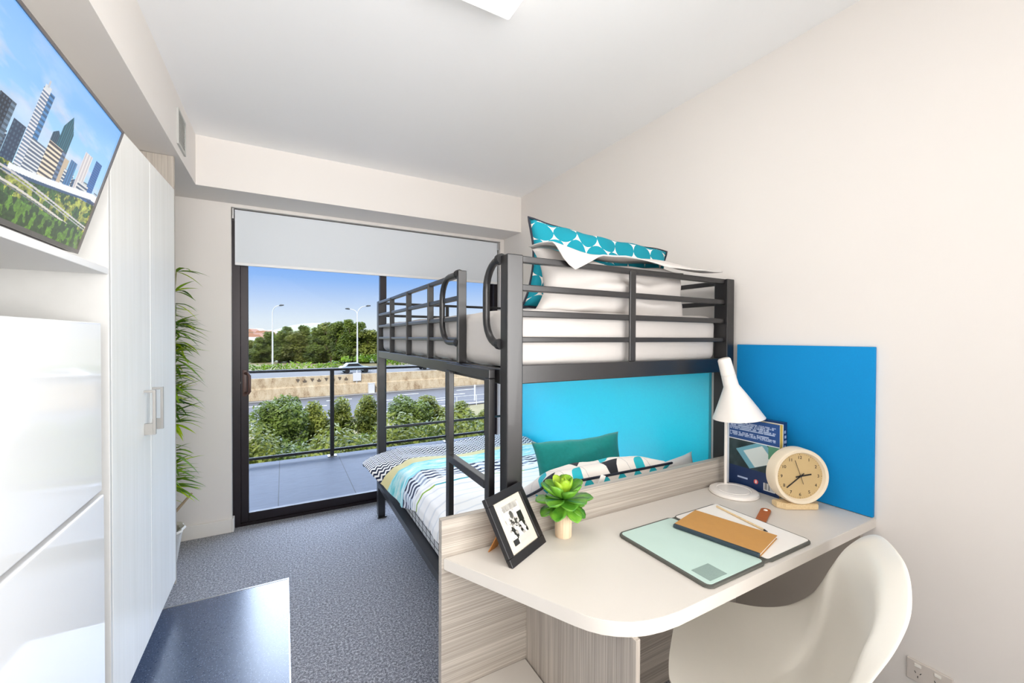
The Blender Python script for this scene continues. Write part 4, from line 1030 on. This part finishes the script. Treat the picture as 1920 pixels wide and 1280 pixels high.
bm = B()
for z_ in (-5.37, -5.85, -6.3): tube(bm, [rp(5, -17.6, z_), rp(25.8, -17.6, z_)], .025 if z_ > -5.5 else .012, 6)
obj('wire', bm, M['pole'], fe)
# street lamps
def arc(p, d_, L, rise): return [p + d_ * (L * (1 - math.cos(a))) * 1.0 + Vector((0, 0, rise * math.sin(a))) for a in [PI / 2 * k / 7 for k in range(8)]]
def street_lamp(px, D, zt, arms, label):
    a = YAW + math.atan((px - 960) / FPX); base = Vector((math.sin(a) * D, math.cos(a) * D, ZU - .1)); h = zt
    o = thing('street_lamp', base, label, 'street lamp', 'street lamps beside the upper road')
    bm = B(); tube(bm, [base, base + Vector((0, 0, h - ZU - 1.2))], [.14, .09], 10); obj('pole', bm, M['pole'], o, smooth='auto')
    for sgn, L, rise in arms:
        p = base + Vector((0, 0, h - ZU - 1.3)); d_ = Vector((math.cos(YAW), -math.sin(YAW), 0)) * sgn; P = arc(p, d_, L, rise)
        bm = B(); tube(bm, P, .06, 8); ao = obj('arm', bm, M['pole'], o, smooth='auto')
        e = P[-1]; bm = B(); tube(bm, [e, e + d_ * .25 + Vector((0, 0, .08)), e + d_ * .75 + Vector((0, 0, .10))], [.07, .16, .10], 8); obj('lamp_head', bm, M['lamphead'], ao)
street_lamp(511, 79, 6.7, ((1, 1.1, 1.2),), 'single armed street lamp left of the trees')
street_lamp(670, 72, 6.4, ((1, 1.4, 1.4), (-1, 1.2, .9)), 'double armed street lamp right of the tree tops')
# cars
def car(s0, d_, z, col, label, L=4.3):
    o = thing('car', rp(s0, d_, z), label, 'car', 'cars on the upper road')
    mm = mroad(z) @ Matrix.Translation((s0, d_, 0))
    pr = [(-2.1, .35), (-2.15, .75), (-1.95, .95), (-1.55, 1.0), (1.0, .95), (1.9, .82), (2.12, .6), (2.1, .35)]
    bm = B(); prism(bm, pr, -.85, .85, mat=mm @ basis((0, 0, 0), (1, 0, 0), (0, 0, 1), (0, -1, 0)), bev=.06); obj('body', bm, col, o, smooth='auto')
    bm = B(); prism(bm, [(-1.6, .97), (-1.15, 1.42), (.25, 1.44), (1.0, .95)], -.70, .70, mat=mm @ basis((0, 0, 0), (1, 0, 0), (0, 0, 1), (0, -1, 0)), bev=.05); obj('cabin', bm, col, o, smooth='auto')
    for sy in (-1, 1):
        bm = B(); prism(bm, [(-1.4, 1.0), (-1.08, 1.36), (.18, 1.38), (.8, 1.0)], sy * .712 - .004, sy * .712 + .004, mat=mm @ basis((0, 0, 0), (1, 0, 0), (0, 0, 1), (0, -1, 0))); obj('side_window', bm, M['rubber'], o)
    for sx in (-1.3, 1.3):
        for sy in (-.78, .78):
            bm = B(); lathe(bm, [(0, -.1), (.2, -.1), (.33, -.09), (.33, .09), (.2, .1), (0, .1)], (0, 0, 0), 20, mat=mm @ Matrix.Translation((sx, sy, .33)) @ Matrix.Rotation(PI / 2, 4, 'X')); obj('wheel', bm, M['rubber'], o)
car(9.6, 3.0, ZU, plain('silver_blue_paint', (170, 190, 206), .3, metal=.4), 'silver blue car behind the bed post on the upper road')
car(21.6, 3.4, ZU, plain('white_car_paint', (240, 240, 240), .3), 'white car glimpsed under the upper bunk side beam')

# foliage
def leafcloud(name, clumps, count, size, mat, seed, kind=None):
    r = np.random.RandomState(seed); cl_ = np.array([c[:3] for c in clumps]); rad = np.array([c[3:6] for c in clumps]); vol = rad.prod(1) ** .7; pr = vol / vol.sum()
    i = r.choice(len(clumps), count, p=pr); d = r.normal(size=(count, 3)); d /= np.linalg.norm(d, axis=1)[:, None]
    rr = r.rand(count) ** .35; P = cl_[i] + d * rad[i] * rr[:, None]
    nrm = d * .8 + r.normal(size=(count, 3)) * .7 + np.array((0, 0, .5)); nrm /= np.linalg.norm(nrm, axis=1)[:, None]
    t = np.cross(nrm, r.normal(size=(count, 3))); t /= np.linalg.norm(t, axis=1)[:, None] + 1e-9; b_ = np.cross(nrm, t)
    s_ = size * (.6 + .8 * r.rand(count))[:, None]
    V = np.stack([P - t * s_, P + b_ * s_ * .45, P + t * s_, P - b_ * s_ * .45], 1).reshape(-1, 3)
    F = np.arange(count * 4).reshape(-1, 4)
    me = bpy.data.meshes.new(name); me.from_pydata(V.tolist(), [], F.tolist()); me.materials.append(mat)
    return me
def tree_proto(name, h, wd, count, size, mat, seed, trunk, conic=0, cat='shrub'):
    r = random.Random(seed); root = bpy.data.objects.new(name, None); COL.objects.link(root); ORG[root.name] = Vector((0, 0, 0)); root['category'] = cat
    clumps = []
    for k in range(16):
        f = r.random(); z = h * (.16 + .78 * f); rad = wd * (1 - conic * f) * (.55 + .5 * math.sin(PI * min(1, f + .15)))
        a = r.uniform(0, 2 * PI); q = rad * r.random() ** .5 * .7; cr_ = wd * r.uniform(.22, .42) * (1 - .5 * conic * f)
        clumps.append((q * math.cos(a), q * math.sin(a), z, cr_, cr_, cr_ * 1.1))
    clumps.append((0, 0, h * .84, wd * .24, wd * .24, h * .15)); clumps.append((0, 0, h * .5, wd * .4, wd * .4, h * .32))
    me = leafcloud('foliage', clumps, count, size, mat, seed)
    o = bpy.data.objects.new('foliage', me); COL.objects.link(o); o.parent = root
    bm = B(); tube(bm, [(0, 0, 0), (.03 * h, 0, h * .4), (0, .02 * h, h * .85)], [trunk, trunk * .7, trunk * .2], 8)
    for k in range(4):
        a = k * 1.7; tube(bm, [(0.02 * h, 0, h * (.25 + .1 * k)), (wd * .5 * math.cos(a), wd * .5 * math.sin(a), h * (.5 + .1 * k))], [trunk * .5, trunk * .15], 6)
    me = bpy.data.meshes.new('trunk'); bm.to_mesh(me); bm.free(); me.materials.append(M['bark']); o = bpy.data.objects.new('trunk', me); COL.objects.link(o); o.parent = root
    return root
def at(px, D):
    a = YAW + math.atan((px - 960) / FPX); return Vector((math.sin(a), math.cos(a), 0)) * D / math.cos(a - YAW)
ORDN = ['first', 'second', 'third', 'fourth', 'fifth', 'sixth', 'seventh', 'eighth', 'ninth', 'tenth', 'eleventh', 'twelfth', 'thirteenth', 'fourteenth', 'fifteenth', 'sixteenth', 'seventeenth', 'eighteenth']
def place(protos, spec, name, lab, grp, base_z):
    used = set()
    for i, (px, D, top, wsc, k, rz) in enumerate(sorted(spec)):
        p = at(px, D); p.z = base_z; hh = HC - (top - (632 + (px - 460) * .006)) / FPX * D - base_z
        proto, h0 = protos[k]; s_ = hh / h0; scl = (s_ * wsc, s_ * wsc, s_)
        label = lab.replace('ORD', ORDN[i])
        if k not in used:
            used.add(k); proto.location = p; proto.rotation_euler = (0, 0, rz); proto.scale = scl; proto['label'] = label; proto['group'] = grp
        else: dup(proto, p, rz, scl, label, grp)
sA = tree_proto('shrub', 4, 1.25, 15000, .055, M['shrubA'], 1, .05, .35); sB = tree_proto('shrub', 4, 1.35, 15000, .06, M['shrubB'], 2, .05, .25); sC = tree_proto('shrub', 4, 1.2, 14000, .05, M['shrubA'], 3, .05, .6)
SH = [(sA, 4), (sB, 4), (sC, 4)]
place(SH, [(528, 17, 750, 1.1, 1, .3), (582, 18, 757, .95, 0, 1.2), (640, 19, 743, 1.1, 2, 2.2), (695, 20, 744, 1.0, 0, 4), (765, 21, 750, 1.3, 1, .9), (806, 22, 745, 1.4, 0, 3), (866, 22, 752, 1.5, 2, 5), (905, 25, 772, 1.4, 0, .1)],
      'shrub', 'ORD tall leafy shrub from the left in the row beyond the balcony', 'tall shrubs beyond the balcony', -6.62)
tA = tree_proto('shrub', 3, 1.5, 15000, .045, M['shrubA'], 8, .04, .2); tB = tree_proto('shrub', 3, 1.5, 15000, .045, M['shrubB'], 9, .04, .2)
place([(tA, 3), (tB, 3)], [(478, 13, 812, 1.2, 0, .4), (548, 13.5, 832, 1.3, 1, 1.4), (612, 13, 824, 1.2, 0, 2.4), (676, 14, 812, 1.2, 1, 3.3), (742, 14, 806, 1.2, 0, 4.4), (800, 15, 790, 1.2, 1, 5.4), (862, 15, 788, 1.2, 0, .9), (915, 16, 792, 1.2, 1, 2.9)],
      'shrub', 'ORD low bushy shrub from the left just below the balcony edge', 'low shrubs under the balcony edge', -6.62)
fA = tree_proto('tree', 8, 2.6, 7000, .22, M['treeA'], 12, .2, .1, 'tree'); fB = tree_proto('tree', 8, 2.7, 7000, .23, M['treeB'], 13, .2, .2, 'tree'); fC = tree_proto('tree', 8, 2.4, 7000, .2, M['treeA'], 14, .2, .35, 'tree')
place([(fA, 8), (fB, 8), (fC, 8)], [(468, 88, 640, 1.65, 1, .2), (484, 84, 635, 1.50, 0, 1.2), (502, 86, 625, 1.35, 0, 2), (524, 84, 622, 1.50, 2, 3), (541, 86, 616, 1.35, 0, 4), (558, 84, 624, 1.65, 1, 5), (575, 86, 612, 1.27, 2, .6), (592, 84, 618, 1.50, 0, 1.7), (608, 86, 609, 1.35, 1, 2.7), (622, 84, 607, 1.20, 2, 3.6), (640, 86, 607, 1.35, 0, 4.6), (657, 84, 601, 1.27, 2, 5.6), (672, 86, 608, 1.35, 0, .3), (690, 84, 622, 1.65, 1, 1.1), (712, 86, 626, 1.65, 0, 2.2), (735, 88, 630, 1.80, 1, 3.2)],
      'tree', 'ORD tree from the left in the dense row across the road', 'trees across the road', ZU - .6)
# verge
vc = []
rr_ = random.Random(4)
for k in range(70): vc.append((-45 + k * 2.2, rr_.uniform(-.4, .4), .3 + (1.1 if 12 < -45 + k * 2.2 < 40 else 0) * rr_.random(), 1.6, .9, .55 + .4 * rr_.random()))
me = leafcloud('verge_undergrowth', vc, 9000, .22, M['grass'], 77); o = bpy.data.objects.new('verge_undergrowth', me); COL.objects.link(o); o.matrix_world = mroad(ZU) @ Matrix.Translation((0, 16.6, 0)); T(o, 'bright green undergrowth strip along the upper road', 'undergrowth', kind='stuff')
bm = B(); box(bm, -160, 220, 15, 500, -6.6, ZU - .15, mat=mroad()); struct('ground_far', bm, M['ground'])
bm = B(); nx, ny = 40, 8; g_ = []
for i in range(nx + 1):
    rw = []
    for j in range(ny + 1):
        a = i / nx * 2 - 1; c = j / ny * 2 - 1; h = 26 * math.exp(-a * a * 5) * math.exp(-c * c * 4) + 5 * math.exp(-(a + .35) ** 2 * 30) ; p = at(594, 700) + _r * (a * 150) + _f * (c * 80); rw.append(bm.verts.new((p.x, p.y, -6 + h * (1 if abs(c) < .99 else 0) + 4)))
    g_.append(rw)
for i in range(nx):
    for j in range(ny): bm.faces.new((g_[i][j], g_[i + 1][j], g_[i + 1][j + 1], g_[i][j + 1]))
struct('hill', bm, M['hill'], smooth=True)
# houses far away
hs = [(466, 190, 634), (476, 230, 626), (488, 210, 629), (497, 260, 622), (470, 300, 619), (481, 320, 618), (505, 300, 621), (515, 240, 627), (696, 210, 628), (704, 250, 624), (716, 230, 626), (688, 300, 621)]
for i, (px, D, top) in enumerate(sorted(hs)):
    p = at(px, D); zt = HC - (top - 632) / FPX * D; w_ = 9; lab = ORDN[i] + ' distant pale house from the left on the hillside beyond the trees'
    o = thing('house', (p.x, p.y, ZU - .2), lab, 'house', 'distant houses on the hillside')
    mm = basis((p.x, p.y, 0), _r, _f, (0, 0, 1)); bm = B(); box(bm, -w_ / 2, w_ / 2, -4, 4, ZU - .2, zt - 2.2, mat=mm); wl_ = obj('walls', bm, M['housewall'], o)
    for q in (-2.6, 0, 2.6):
        bm = B(); box(bm, q - .6, q + .6, -4.05, -4, zt - 4.6, zt - 3.2, mat=mm); obj('window', bm, M['rubber'], wl_)
    bm = B(); prism(bm, [(-5.2, zt - 2.3), (5.2, zt - 2.3), (2.2, zt), (-2.2, zt)], -4.6, 4.6, mat=mm @ basis((0, 0, 0), (1, 0, 0), (0, 0, 1), (0, 1, 0))); obj('roof', bm, M['roof'] if i % 3 else M['roofw'], o)
